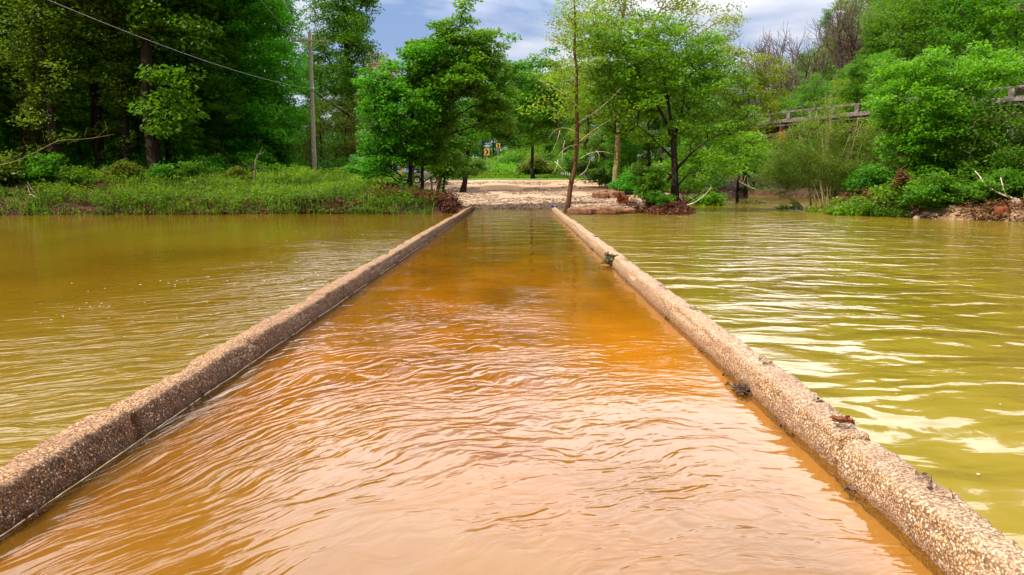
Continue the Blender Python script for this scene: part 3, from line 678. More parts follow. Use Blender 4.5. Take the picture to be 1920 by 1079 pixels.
make_tree("waterside_bush", "leafy green bush at the foot of the spreading tree, left of its trunk", "bush", onground(1222, Yr - .5),
  [(tpath(1222, Yr - .5, [(1222, 370), (1220, 340)]), .04, .02)], pb([(1222, 345, 26, 32, 1.2), (1236, 378, 22, 14, 1.2), (1210, 325, 14, 12)], Yr - .6, .8), 'mid', 'brown', .38, 50, .13, .4, 43)
# half-bare tall tree behind
make_tree("tall_tree", "tall pale-leaved tree with bare top twigs behind the spreading tree", "tree", onground(1150, 52),
  [(tpath(1155, 52, [(1158, 250), (1150, 150), (1165, 60), (1180, -60)]), .24, .08), ([P(1152, 150, 52), P(1220, 60, 52), P(1260, -30, 52)], .12, .03), ([P(1165, 60, 52), P(1120, 0, 52)], .08, .03)],
  pb([(1130, 40, 70, 60, .7), (1210, 20, 80, 55, .7), (1080, 60, 50, 60, .6), (1280, 20, 50, 35, .35), (1330, 60, 40, 35, .22), (1180, 110, 90, 60, .7), (1360, 35, 25, 25, .2), (1080, 150, 60, 60, .6)], 52, 3.0), 'yellow', 'olive', .95, 46, .15, .95, 45, twig=.016)
make_tree("leafy_tree", "lime-green tree filling in right of the spreading tree, above the bridge's left end", "tree", onground(1400, 64),
  [(tpath(1400, 64, [(1400, 250), (1395, 170), (1390, 110)]), .22, .04)],
  pb([(1390, 150, 50, 55), (1420, 200, 40, 45), (1360, 200, 45, 50), (1395, 260, 40, 30), (1350, 110, 30, 30, .7), (1440, 150, 30, 40, .7)], 60), 'yellow', 'dark', .9, 70, .17, .9, 46)
make_tree("leafy_tree", "rounded bright green tree leaning over the creek mouth below the bridge", "tree", onground(1385, 50),
  [(tpath(1385, 52, [(1385, 320), (1390, 270)]), .15, .06)], pb([(1395, 290, 45, 38), (1350, 290, 50, 45), (1310, 270, 50, 55), (1420, 330, 22, 26), (1280, 320, 40, 30)], 50), 'bright', 'dark', .85, 60, .16, .85, 47)

# ---- willow thicket
Yw = 41.0
wt = []; r2 = np.random.default_rng(5); wb = onground(1555, Yw - 1.5)
for i in range(46):
    a = r2.uniform(-1, 1); top = P(1555 + a * 118 + r2.normal(0, 8), 190 + abs(a) ** 1.6 * 120 + r2.uniform(-22, 70), Yw + r2.uniform(-2, 2))
    b0 = wb + np.array([a * 1.0 + r2.normal(0, .2), r2.normal(0, .5), -.1]); mid = b0 * .5 + top * .5 + np.array([-a * .25, 0, .5])
    q = np.linspace(0, 1, 5)[:, None]; wt.append((list(b0 * (1 - q) ** 2 + 2 * mid * q * (1 - q) + top * q ** 2), r2.uniform(.016, .032), .009))
make_tree("willow_thicket", "olive willow thicket of many thin upright stems in front of the bridge rail", "bush", wb, wt,
  pb([(1560, 300, 78, 52, 1.2), (1490, 300, 45, 44, 1.2), (1620, 300, 55, 50, 1.0), (1550, 240, 85, 36, .8), (1478, 262, 28, 32, .8), (1470, 340, 38, 28, 1.1), (1650, 258, 35, 34, .8), (1590, 350, 60, 22, 1.0)], Yw, 2.0), 'olive', 'olive', .48, 40, .105, .55, 51, twig=.007, droop=-.2, sides=4, shape=.4)
# ---- right bank trees
make_tree("box_elder_tree", "big vivid green tree on the right bank that hides the middle of the bridge", "tree", onground(1745, 36.5),
  [(tpath(1750, 36.5, [(1752, 300), (1745, 200), (1742, 130)]), .14, .03), ([P(1752, 300, 36.5), P(1800, 230, 36.5), P(1830, 180, 37)], .08, .02)],
  pb([(1728, 150, 60, 42), (1690, 205, 48, 45), (1745, 215, 70, 50), (1800, 170, 55, 50), (1845, 140, 45, 45, .8), (1710, 275, 60, 42), (1790, 270, 70, 45), (1770, 330, 80, 30), (1660, 175, 25, 25, .7)], 36.5, 2.4), 'bright', 'dark', .6, 48, .155, .62, 61)
make_tree("box_elder_tree", "lower green tree at the right frame edge behind the white dead branch", "tree", onground(1862, 33.5),
  [(tpath(1862, 34, [(1860, 320), (1858, 290)]), .07, .03), (tpath(1840, 34, [(1836, 320), (1820, 290)]), .04, .02)],
  pb([(1860, 235, 48, 38), (1900, 300, 45, 45, .8), (1835, 290, 40, 40), (1930, 240, 35, 40, .6), (1880, 340, 50, 30)], 34, 1.8), 'mid', 'grey', .58, 46, .15, .6, 62,
  extra_bare=np.array([P(1815, 285, 33), P(1893, 295, 33), P(1885, 280, 33), P(1845, 262, 33)]))
# ---- left of centre
make_tree("tall_tree", "tall dense green tree just left of the utility pole", "tree", onground(470, 52),
  [(tpath(470, 52, [(468, 250), (462, 120), (458, -40)]), .34, .14), ([P(466, 200, 52), P(510, 120, 52), P(530, 60, 52)], .14, .04)],
  pb([(470, 60, 85, 75), (520, 140, 48, 60), (430, 150, 70, 70), (490, 220, 62, 55), (420, 240, 55, 50), (530, 230, 32, 40), (480, 290, 60, 30, .8), (545, 120, 22, 35, .8), (440, -60, 110, 70), (520, 30, 25, 45)], 50, 4.0), 'maple', 'dark', .85, 64, .18, .85, 71, tint=(.35, 1.1))
make_tree("cottonwood_tree", "tall airy tree behind and right of the utility pole with sky showing through", "tree", onground(655, 66),
  [(tpath(662, 66, [(660, 250), (655, 150), (648, 60), (642, -60)]), .42, .14), ([P(656, 165, 66), P(620, 120, 66), P(595, 70, 66)], .14, .04), ([P(655, 130, 66), P(690, 80, 66)], .12, .04), ([P(660, 220, 66), P(615, 190, 66), P(585, 170, 66)], .12, .03)],
  pb([(640, 30, 48, 50), (668, 100, 30, 55), (610, 70, 35, 40, .7), (650, 150, 40, 40), (605, 150, 35, 35, .3), (680, 180, 22, 50), (615, 215, 40, 25, .35), (660, -40, 50, 60), (600, 25, 18, 20, .5)], 66, 3.2), 'mid', 'dark', .95, 70, .19, .95, 72, twig=.016, tint=(.1, 1))
make_tree("autumn_tinted_tree", "small golden-brown tree crown against the sky right of the tall airy tree", "tree", onground(718, 100),
  [(tpath(718, 100, [(718, 200), (718, 130)]), .25, .08)], pb([(716, 125, 26, 38), (722, 160, 30, 40), (700, 190, 30, 35)], 100), 'rust', 'dark', 1.1, 70, .24, 1.1, 73)
make_tree("scrub_tree", "yellow-olive scrubby tree behind the foot of the utility pole", "tree", onground(600, 56),
  [(tpath(600, 56, [(602, 280), (600, 220)]), .10, .04), (tpath(640, 56, [(645, 280), (650, 220)]), .09, .03), (tpath(560, 56, [(560, 280), (558, 230)]), .08, .03)],
  pb([(600, 230, 48, 40, .8), (650, 250, 45, 48, .8), (570, 270, 32, 40, .7), (620, 300, 60, 25, .7), (690, 280, 30, 40, .6)], 56, 2.6), 'olive', 'dark', .85, 50, .15, .85, 74)

# ---- generic forest trees, shared meshes
def forest_proto(kind, H, seed, leaf, bark, dense, low=.08, rad=3.9, size=.24, per=62, spacing=1.0):
    r = np.random.default_rng(seed); path = [np.array([0, 0, -.3])]
    for i in range(1, 7): path.append(np.array([r.normal(0, .25) * i * .35, r.normal(0, .25) * i * .35, H * .93 * i / 6]))
    bl = []
    for i in range(11):
        t = low + (1 - low) * (i + .5) / 11; wd = rad * (1 - abs(t - .62) ** 1.5 * 1.6) * r.uniform(.6, 1.0); a = r.uniform(0, 6.28); off = rad * .42 * r.uniform(.2, 1)
        bl.append((math.cos(a) * off, math.sin(a) * off, H * t, wd * .75, wd * .75, H * .085, dense))
    cl = blob_points(bl, spacing, seed); root = empty(kind, (0, 0, 0), "tree", "tree")
    tb = MB(); grow(tb, [(path, H * .013 + .06, .05)], cl, .2, .014, sides=7); tb.build("trunk", BARK[bark], root)
    lb = MB(); leaves(lb, cl, per, spacing, size); lb.build("crown", LEAF[leaf], root)
    return root
protoA = forest_proto("forest_tree", 22, 101, 'mid', 'dark', .7)
protoB = forest_proto("forest_tree", 25, 102, 'mid', 'dark', .9, .12)
protoC = forest_proto("forest_tree", 20, 103, 'olive', 'dark', .8, .06, 4.2, .19, 56)
protoD = forest_proto("forest_tree", 17, 104, 'maple', 'dark', .9, .08, 4.0)
protoE = forest_proto("hillside_tree", 14, 105, 'mid', 'dark', 1.0, .05, 4.6, .24, 60, 1.25)
protoF = forest_proto("hillside_tree", 13, 106, 'bright', 'dark', 1.0, .05, 4.4, .24, 60, 1.25)
protoG = forest_proto("hillside_tree", 14, 107, 'yellow', 'dark', .85, .05, 4.2, .24, 54, 1.25)
used = set()
def place(proto, x, y, rz, sc, label, group):
    if proto.name in used: return dup(proto, (x, y, tz(x, y)), rz, sc, label, group)
    used.add(proto.name); proto.location = (x, y, tz(x, y)); proto.rotation_euler = (0, 0, rz); proto.scale = (sc,) * 3 if np.isscalar(sc) else sc
    return tag(proto, label, None, group)
# front row of the left wood, tree by tree
front = [(-70, 44, protoC, 1.0, "olive-leaved tree at the far left edge of the wood"), (50, 46, protoA, 1.0, "dark tree second from the left edge in the riverside wood"),
         (108, 42.5, protoC, 1.05, "thick dark trunk with sparse olive leaves near the left bank"), (185, 46, protoB, 1.0, "straight dark trunk left of the wood's middle"),
         (240, 44.5, protoC, .95, "thin dark trunk between two thicker ones in the left wood"), (290, 43.5, protoB, 1.15, "widest ivy-dark trunk in the middle of the left wood"),
         (322, 49, protoA, 1.0, "dark slim tree just right of the widest trunk"), (375, 47, protoD, 1.05, "leafy green tree between widest trunk and tall dense tree"),
         (-160, 43, protoD, 1.0, "bushy green tree out past the left frame edge")]
for px, Yd, pr, s_, lab in front:
    g = onground(px, Yd); place(pr, g[0], g[1], random.uniform(0, 6.28), s_, lab, None)
r3 = np.random.default_rng(77)
for px, Yd, pr, s_, lab in [(20, 47, protoD, .42, "low leafy understory tree left of the thick dark trunk"), (75, 43, protoC, .36, "olive understory sapling tree at the far left bank"), (150, 49, protoD, .45, "low leafy tree between the thick trunk and the straight trunk"), (212, 50, protoD, .40, "low green tree right of the straight dark trunk"),
                          (262, 47, protoB, .36, "low green sapling left of the widest trunk"), (345, 45, protoD, .38, "low bright tree right of the widest trunk"), (410, 46, protoA, .42, "low dark tree beside the tall dense tree"), (520, 51, protoD, .42, "low leafy tree just left of the pole"), (-60, 41, protoD, .42, "low bushy tree past the left frame edge")]:
    g = onground(px, Yd); place(pr, g[0], g[1], px * .37, s_, lab, None)
k = 0
for Yd in (56, 66, 78, 92):
    for px in range(-260, 500 if Yd < 90 else 540, 82 if Yd < 60 else 70):
        x = P(px + r3.uniform(-22, 22), 300, Yd); yy = Yd + r3.uniform(-3, 3)
        if px > 440 and Yd < 70: continue
        sc_ = r3.uniform(.85, 1.2)
        place([protoA, protoD, protoB, protoA, protoC][k % 5], x[0], yy, r3.uniform(0, 6.28), sc_, ["dark green tree deep in the crowded wood left of the utility pole", "low-branched green tree deep in the crowded wood left of the utility pole", "tall mid-green tree deep in the crowded wood left of the utility pole", "dark green tree deep in the crowded wood left of the utility pole", "olive-leaved tree deep in the crowded wood left of the utility pole"][k % 5], "trees deep in the left wood"); k += 1
for px in range(-330, 660, 46):
    g = onground(px + r3.uniform(-12, 12), 112 + r3.uniform(-5, 5)); place(protoA, g[0], g[1], r3.uniform(0, 6.28), (.9, .9, r3.uniform(.42, .55)), "low dark tree at the back of the left wood", "trees at the back of the left wood")
# behind the clearing, low
for px, Yd, pr, s_ in [(690, 120, protoD, .85), (740, 125, protoA, .62), (790, 118, protoD, .62), (840, 128, protoA, .6), (890, 132, protoD, .85), (935, 135, protoA, .75), (985, 130, protoD, .95), (1040, 128, protoA, .85), (1090, 128, protoA, .85), (1010, 122, protoD, .8), (860, 122, protoD, .7), (960, 124, protoA, .6), (905, 108, protoA, .42), (925, 112, protoD, .5), (880, 112, protoD, .45), (1040, 108, protoA, .5), (1075, 100, protoD, .55), (1000, 112, protoD, .6), (965, 112, protoA, .5), (1025, 92, protoA, .4), (1065, 120, protoA, .7), (650, 100, protoD, .7), (600, 98, protoA, .8), (775, 88, protoA, .42), (720, 92, protoD, .45)]:
    g = onground(px, Yd); place(pr, g[0], g[1], r3.uniform(0, 6.28), s_, "green tree in the far row beyond the gravel clearing", "far trees beyond the clearing")
# right of the landing, shaded trees behind the spreading tree
for px, Yd, pr, s_, lab in [(1155, 56, protoD, .55, "leafy tree behind the stone slabs right of the landing"), (1215, 60, protoA, .55, "dark tree behind the leafy waterside bush"), (1100, 84, protoG, .8, "yellow-green tree behind the slender leaning tree"),
                          (1180, 88, protoF, .9, "bright tree behind the pale-leaved tall tree"), (1260, 70, protoD, .6, "tree directly behind the spreading tree's trunk"), (1060, 96, protoF, .7, "bright tree above the dark gap by the white stakes"),
                          (1320, 84, protoG, .9, "yellow-green tree left of the bridge's left end"), (1130, 72, protoA, .5, "dark low tree right of the white stakes"), (1190, 66, protoD, .55, "low leafy tree behind the brown boulders"), (1240, 82, protoA, .7, "dark tree deep in shade behind the spreading tree"), (1300, 60, protoA, .5, "dark leaning tree over the brown debris bar"), (1010, 100, protoG, .55, "small yellow-green tree right of the road signs")]:
    g = onground(px, Yd); place(pr, g[0], g[1], r3.uniform(0, 6.28), s_, lab, None)
# hillside: rows of crowns
k = 0
for Yd, px0, px1, stp in [(86, 1490, 2010, 62), (100, 1430, 2010, 56), (118, 1400, 2010, 50), (138, 1370, 2000, 46), (160, 1340, 2000, 44), (185, 1300, 2000, 42)]:
    for px in range(px0, px1, stp):
        x = P(px + r3.uniform(-18, 18), 300, Yd)[0]; yy = Yd + r3.uniform(-7, 7)
        place([protoE, protoF, protoE, protoG, protoE][(k * 3 + k // 7) % 5], x, yy, r3.uniform(0, 6.28), r3.uniform(.8, 1.2) * (.66 if px < 1640 else 1.0), ["rounded dark green crown among the trees of the hillside above the bridge", "rounded bright green crown among the trees of the hillside above the bridge", "rounded dark green crown among the trees of the hillside above the bridge", "rounded yellow-green crown among the trees of the hillside above the bridge", "rounded dark green crown among the trees of the hillside above the bridge"][(k * 3 + k // 7) % 5], "hillside trees above the bridge"); k += 1
# near hillside trees right behind the bridge
for px, Yd, pr, s_, lab in [(1510, 84, protoE, .72, "dark green tree behind the left half of the bridge rail"), (1600, 78, protoD, .62, "green tree behind the bridge rail above the willow thicket"), (1690, 72, protoE, 1.1, "large rounded tree rising behind the vivid green tree"),
                          (1790, 68, protoE, 1.15, "large dark rounded tree at the upper right"), (1890, 62, protoF, 1.05, "large bright tree in the upper right corner"), (1980, 50, protoD, .9, "bushy tree past the right frame edge")]:
    g = onground(px, Yd); place(pr, g[0], g[1], r3.uniform(0, 6.28), s_, lab, None)
# bare trees on the skyline
def fork(mb, p, d, L, r, depth, rg):
    q = [p]; dd = d.copy(); n = 4
    for i in range(n): dd = dd + rg.normal(0, .07, 3) + np.array([0, 0, .03]); dd /= np.linalg.norm(dd); q.append(q[-1] + dd * L / n)
    mb.tube(q, np.linspace(r, r * .68, n + 1), 6 if depth > 3 else 4, .5, True, False)
    if depth == 0: return
    for k in range(2 + (depth > 1) + (depth > 3)):
        a = q[-1] if k == 0 else q[rg.integers(2, n + 1)]; t = rg.normal(0, 1, 3); t -= dd * np.dot(t, dd); t /= np.linalg.norm(t); w_ = math.tan(rg.uniform(.22, .42) if k == 0 else rg.uniform(.45, .85))
        e = dd + t * w_; e /= np.linalg.norm(e); fork(mb, a, e, L * rg.uniform(.62, .85), max(r * .62, .012), depth - 1, rg)
def bare_proto(seed, r0=.2, L=3.2, depth=6):
    r = np.random.default_rng(seed); root = empty("leafless_tree", (0, 0, 0), "t", "tree"); tb = MB()
    fork(tb, np.array([0, 0, -.3]), np.array([0, 0, 1.0]), L, r0, depth, r); tb.build("trunk", BARK['twig'], root); return root
bp = bare_proto(301); bp2 = bare_proto(302)
for i, (px, Yd, s_, pr, lab) in enumerate([(1452, 108, 1.7, bp, "leftmost leafless tree on the hill skyline"), (1500, 110, 1.8, bp2, "leafless grey tree, second from the left on the skyline"), (1548, 106, 1.75, bp, "tallest leafless tree on the hill skyline"), (1592, 104, 1.5, bp2, "rightmost leafless tree on the skyline, partly behind green crowns")]):
    g = onground(px, Yd); place(pr, g[0], g[1], i * 1.3, s_, lab, None)
g = onground(1965, 33); place(bp, g[0], g[1], 2.0, .95, "grey leafless tree with fine twigs reaching in from the right frame edge", None)

# ------------------------------------------------------------------ shrubs (each its own) and undergrowth (stuff)
def shrub_proto(seed, leaf, size=.13, wd=1.0, ht=.9):
    root = empty("shrub", (0, 0, 0), "s", "shrub"); r = np.random.default_rng(seed)
    bl = [(r.normal(0, .35) * wd, r.normal(0, .3) * wd, ht * r.uniform(.45, .9), .6 * wd, .55 * wd, .4 * ht, 1.0) for _ in range(4)]
    cl = blob_points(bl, .36, seed); tb = MB()
    grow(tb, [([[0, 0, -.1], [0.05, 0, ht * .3]], .035, .025), ([[0.1, 0, -.1], [.3, .1, ht * .4]], .03, .02), ([[-.1, 0, -.1], [-.3, .1, ht * .4]], .03, .02)], cl, .1, .006, sides=4)
    tb.build("stems", BARK['brown'], root); lb = MB(); leaves(lb, cl, 42, .38, size, .6); lb.build("foliage", LEAF[leaf], root); return root
sh = [shrub_proto(401, 'mid'), shrub_proto(402, 'bright'), shrub_proto(403, 'olive'), shrub_proto(404, 'maple')]
for px, Yd, pi, s_, lab in [(1625, 33.6, 1, 1.0, "bright shrub at the right end of the willow thicket"), (1668, 32.2, 0, .9, "green shrub beside the debris-hung sapling"), (1705, 32.4, 1, 1.2, "bright shrub under the left side of the vivid tree"), (1738, 31.4, 0, 1.0, "small shrub nearest the pebble shore"),
    (1775, 31.6, 3, 1.1, "green shrub under the middle of the vivid tree"), (1815, 31.0, 0, 1.0, "shrub left of the white dead branch"), (1850, 31.2, 1, .9, "shrub behind the white dead branch"), (1895, 30.8, 2, .9, "olive shrub above the red-brown boulder"), (1930, 30.6, 0, 1.2, "shrub cut by the right frame edge"),
    (1640, 38, 3, 1.4, "tall shrub filling behind the thicket's right side"), (1580, 35.4, 2, 1.1, "olive shrub at the thicket's foot"), (1530, 37.2, 2, 1.2, "brownish shrub at the creek corner under the thicket"), (1490, 41.5, 1, 1.1, "bright shrub leaning over the creek mouth"),
    (1130, 57, 0, 1.3, "shrub behind the stone slabs by the landing"), (1180, 50, 3, 1.2, "shrub just right of the stone slabs"), (1320, 47, 1, 1.3, "shrub over the brown debris bar"), (1400, 52, 0, 1.4, "shrub at the right end of the debris bar"),
    (1005, 78, 2, 2.0, "olive shrub on the embankment below the trees"), (975, 92, 1, 2.6, "bright shrub right of the chevron signs"), (1010, 88, 0, 2.4, "large shrub left of the dark gap"), (885, 100, 1, 1.6, "shrub below the left chevron sign"),
    (1035, 82, 0, 2.3, "dark shrub behind the left end of the white stakes"), (1068, 80, 3, 2.2, "green shrub behind the middle of the white stakes"), (1100, 72, 0, 2.0, "shrub past the right end of the white stakes"), (958, 88, 3, 1.8, "green shrub at the foot of the embankment slope"), (870, 92, 0, 2.2, "shrub at the back of the grass by the marker post"), (835, 86, 3, 2.0, "shrub in shade behind the maple trunks"), (790, 84, 0, 2.0, "dark shrub far behind the parked motorbike"),
    (672, 44, 3, 1.2, "shrub on the grassy bank right of the utility pole"), (628, 47.5, 1, .6, "small shrub beside the foot of the utility pole"), (655, 46.5, 2, .9, "olive shrub between pole and grass mound"), (545, 45, 1, .8, "leafy shrub left of the pole foot"),
    (445, 40.5, 2, .8, "olive shrub next to the bleached snag"), (350, 41, 0, 1.0, "shrub in front of the leafy left wood"), (300, 40, 3, .9, "shrub at the base of the widest trunk"), (230, 40, 2, 1.1, "olive shrub on the bank below thin trunk"),
    (150, 38.5, 0, 1.1, "dark shrub on the bank near the left"), (60, 38.5, 3, 1.4, "shrub overhanging the water at the far left"), (-20, 38, 2, 1.6, "olive bush at the left frame edge"), (400, 43, 3, 1.2, "green shrub below the tall dense tree"), (500, 44, 0, 1.1, "shrub at the foot of the tall dense tree")]:
    g = onground(px, Yd); place(sh[pi], g[0], g[1], r3.uniform(0, 6.28), s_, lab, None)
g = onground(1252, 35.6); place(sh[0], g[0], g[1], 1.1, .7, "low shrub at the water's edge right below the spreading tree's trunk", None)

# undergrowth: leaf clumps over the wood floor and the banks
def scatter_clumps(name, label, leaf, n, xr, yr, cond, per, size, hr, spread):
    xs = r3.uniform(*xr, n); ys = r3.uniform(*yr, n); z, d, kk = terrain(xs, ys); ok = cond(xs, ys, d, kk); xs, ys, z = xs[ok], ys[ok], z[ok]
    c = np.stack([xs, ys, z + r3.uniform(*hr, len(xs))], 1); b = MB(); leaves(b, c, per, spread, size, .7); return tag(b.build(name, LEAF[leaf]), label, None, None, 'stuff')
scatter_clumps("undergrowth", "dark undergrowth on the floor of the left wood", 'dark', 4200, (-48, -8), (43, 78), lambda x, y, d, k: (d > 2) & (k < .3) & ((x < -12) | (y < 62)) & ~((x > -16.5) & (x < -10) & (y < 49.5)), 26, .15, (.1, 1.2), .7)
scatter_clumps("undergrowth", "dark brush filling the back of the left wood", 'dark', 2600, (-75, -18), (74, 108), lambda x, y, d, k: (d > 2) & (x < -.28 * (y - 20)), 22, .3, (.2, 4.5), 1.6)
scatter_clumps("undergrowth", "green undergrowth on the right bank", 'mid', 3600, (12, 48), (28, 74), lambda x, y, d, k: (d > 1.3), 30, .14, (.05, 1.1), .6)
scatter_clumps("undergrowth", "bright undergrowth behind the landing", 'bright', 1500, (-2, 18), (50, 112), lambda x, y, d, k: (d > 1) & (k < .1) & ((x > 4.5) | (y > 78)), 30, .2, (.05, 1.0), .8)
scatter_clumps("undergrowth", "green brush covering the hillside", 'mid', 3000, (20, 130), (72, 190), lambda x, y, d, k: (d > 2), 26, .4, (.2, 3.0), 2.0)

# grass on the left bank and the meadow
def blades(name, label, n, xr, yr, cond, L, W, lean=.5, leaf='grass'):
    xs = r3.uniform(*xr, n); ys = r3.uniform(*yr, n); z, d, kk = terrain(xs, ys); ok = cond(xs, ys, d, kk); xs, ys, z = xs[ok], ys[ok], z[ok]; n = len(xs)
    l_ = L * r3.uniform(.5, 1.3, n) * (1 + .4 * vnoise(xs * .8, ys * .8, 0, 4)); a = r3.uniform(0, 6.28, n); q = np.abs(r3.normal(0, lean, n)); dx_, dy_ = np.cos(a) * q, np.sin(a) * q - .12
    p0 = np.stack([xs, ys, z - .03], 1); p1 = p0 + np.stack([dx_ * l_ * .35, dy_ * l_ * .35, l_ * .6], 1); p2 = p0 + np.stack([dx_ * l_ * 1.1, dy_ * l_ * 1.1, l_ * (.95 - q * .45)], 1)
    th = r3.uniform(0, 6.28, n); wv = np.stack([np.cos(th), np.sin(th), np.zeros(n)], 1) * (W * r3.uniform(.6, 1.3, n))[:, None]
    v = np.stack([p0 - wv * .5, p0 + wv * .5, p1 + wv * .5, p1 - wv * .5, p2], 1).reshape(-1, 3); i = np.arange(n)[:, None] * 5
    t = np.clip(.42 + .55 * fbm(xs * .6, ys * .8, 0, 3, 9) + r3.uniform(-.35, .35, n), 0, 1)
    b = MB(); b.add(v, i + np.array([[0, 1, 2, 3]]), t); n0 = b.n - len(v); b.f.append(i + np.array([[3, 2, 4]])); b.t.append(t); b.sm.append(np.full(n, False)); return tag(b.build(name, LEAF[leaf]), label, None, None, 'stuff')
blades("bank_grass", "long green grass hanging over the left bank", 70000, (-30, -4), (30, 46), lambda x, y, d, k: (d > -.25) & (d < 9) & (k < .35) & ((x > -19) | (fbm(x, y, 0, 3, 3) > .05)) & (fbm(x * .9, y * .9, 0, 3, 31) > -.45), .52, .032, .7)
scatter_clumps("bank_weeds", "broad-leaved weeds among the grass of the left bank", 'bright', 1500, (-30, -5), (33, 44), lambda x, y, d, k: (d > .1) & (k < .3) & (fbm(x * .7, y * .7, 0, 3, 55) > .05), 16, .11, (.1, .6), .4)
scatter_clumps("bank_weeds", "fresh green weeds along the left waterline", 'mid', 1300, (-30, -5), (32, 42), lambda x, y, d, k: (d > -.2) & (d < 2) & (k < .3), 16, .10, (.05, .5), .35)
blades("meadow_grass", "short mown green grass beyond the gravel", 50000, (-16, 16), (63, 112), lambda x, y, d, k: (d > 1.5) & (y > 66), .28, .07, .4)
blades("bank_grass", "thin grass on the right bank", 16000, (15, 34), (26, 42), lambda x, y, d, k: (d > .8) & (fbm(x, y, 0, 3, 77) > -.1) & (d < 6), .45, .03)

# debris: dead leaves and sticks at the foot of the maples, at the logs and along the shores
def litter(name, label, areas, leaf='brown'):
    b = MB()
    for (x0, x1, y0, y1, n, h) in areas:
        xs = r3.uniform(x0, x1, n); ys = r3.uniform(y0, y1, n); z, d, _k = terrain(xs, ys); ok = d > -.25; c = np.stack([xs[ok], ys[ok], np.maximum(z[ok], 0.0) + r3.uniform(0, h, ok.sum())], 1); leaves(b, c, 9, .3, .11, .4)
        for _ in range(n // 7):
            i = r3.integers(0, len(c)); a = r3.uniform(0, 6.28); L = r3.uniform(.2, .9); p = c[i]; q = p + np.array([math.cos(a) * L, math.sin(a) * L, r3.uniform(-.1, .35)]); m_ = (p + q) / 2 + r3.normal(0, .05, 3)
            b.tube([p, m_, q], [.014, .011, .006], 4, r3.uniform(.3, 1))
    return tag(b.build(name, LEAF[leaf]), label, None, None, 'stuff')
g0, g1 = P(690, 400, 36), P(850, 400, 36)
litter("leaf_debris", "brown leaves and sticks washed up under the middle maples", [(g0[0], g1[0], 35.2, 38.5, 620, .45), (g1[0] - 2, g1[0] + .8, 36, 39.5, 200, .1), (g0[0] - 3, g0[0], 34.8, 36.5, 160, .2)])
litter("leaf_debris", "brown flood debris around the log and the spreading tree's foot", [(5.6, 8.6, 35.2, 38.6, 240, .12), (6.5, 13, 50, 60, 420, .25), (6.3, 9.5, 34.0, 38.0, 420, .12), (12, 20, 55, 75, 420, .25)])
litter("leaf_debris", "brown debris along the right shore", [(15.5, 19.5, 35.5, 40, 350, .6), (18, 33, 27.5, 33.5, 1700, .25)])
litter("leaf_debris", "dead stalks on the dark left bank", [(-26, -14, 32.5, 39, 420, .3), (-18, -6, 33.5, 35.4, 260, .2)])

# stones
def stone_scatter(name, label, n, xr, yr, cond, smin, smax):
    ico = np.array([(0, 0, 1), (.89, 0, .45), (.28, .85, .45), (-.72, .53, .45), (-.72, -.53, .45), (.28, -.85, .45), (.72, .53, -.45), (-.28, .85, -.45), (-.89, 0, -.45), (-.28, -.85, -.45), (.72, -.53, -.45), (0, 0, -1)])
    fc = np.array([(0, 1, 2), (0, 2, 3), (0, 3, 4), (0, 4, 5), (0, 5, 1), (1, 6, 2), (2, 7, 3), (3, 8, 4), (4, 9, 5), (5, 10, 1), (6, 7, 2), (7, 8, 3), (8, 9, 4), (9, 10, 5), (10, 6, 1), (11, 7, 6), (11, 8, 7), (11, 9, 8), (11, 10, 9), (11, 6, 10)])
    xs = r3.uniform(*xr, n); ys = r3.uniform(*yr, n); z, d, kk = terrain(xs, ys); ok = cond(xs, ys, d, kk); xs, ys, z = xs[ok], ys[ok], z[ok]; n = len(xs)
    s = smin + (smax - smin) * r3.random(n) ** 3; sc = np.stack([s * r3.uniform(.7, 1.4, n), s * r3.uniform(.7, 1.4, n), s * r3.uniform(.3, .7, n)], 1)
    v = ico[None] * (1 + r3.uniform(-.2, .2, (n, 12, 1))) * sc[:, None]; a = r3.uniform(0, 6.28, n); c_, s_ = np.cos(a)[:, None], np.sin(a)[:, None]
    v = np.stack([v[..., 0] * c_ - v[..., 1] * s_, v[..., 0] * s_ + v[..., 1] * c_, v[..., 2]], -1) + np.stack([xs, ys, z], 1)[:, None]
    f = (np.arange(n)[:, None, None] * 12 + fc[None]).reshape(-1, 3); b = MB(); b.add(v.reshape(-1, 3), f, np.repeat(r3.random(n), 20)); return tag(b.build(name, M_STONE), label, None, None, 'stuff')
stone_scatter("gravel", "loose pale gravel on the landing", 42000, (-9, 10), (35, 62), lambda x, y, d, k: ((k > .4) | ((x > 2) & (x < 8) & (d > 0) & (y < 60))) & ((fbm(x * .5, y * .35, 0, 3, 12) > -.15) | (y < 44)), .015, .10)
stone_scatter("shore_stones", "pale flat pebbles on the right shore", 16000, (13, 32), (26.5, 44), lambda x, y, d, k: (d > -.2) & (d < 2.4), .03, .20)
stone_scatter("shore_stones", "brown stones on the debris bar at the creek mouth", 2500, (6, 20), (45, 70), lambda x, y, d, k: (d > -.3) & (d < 3.0), .04, .16)

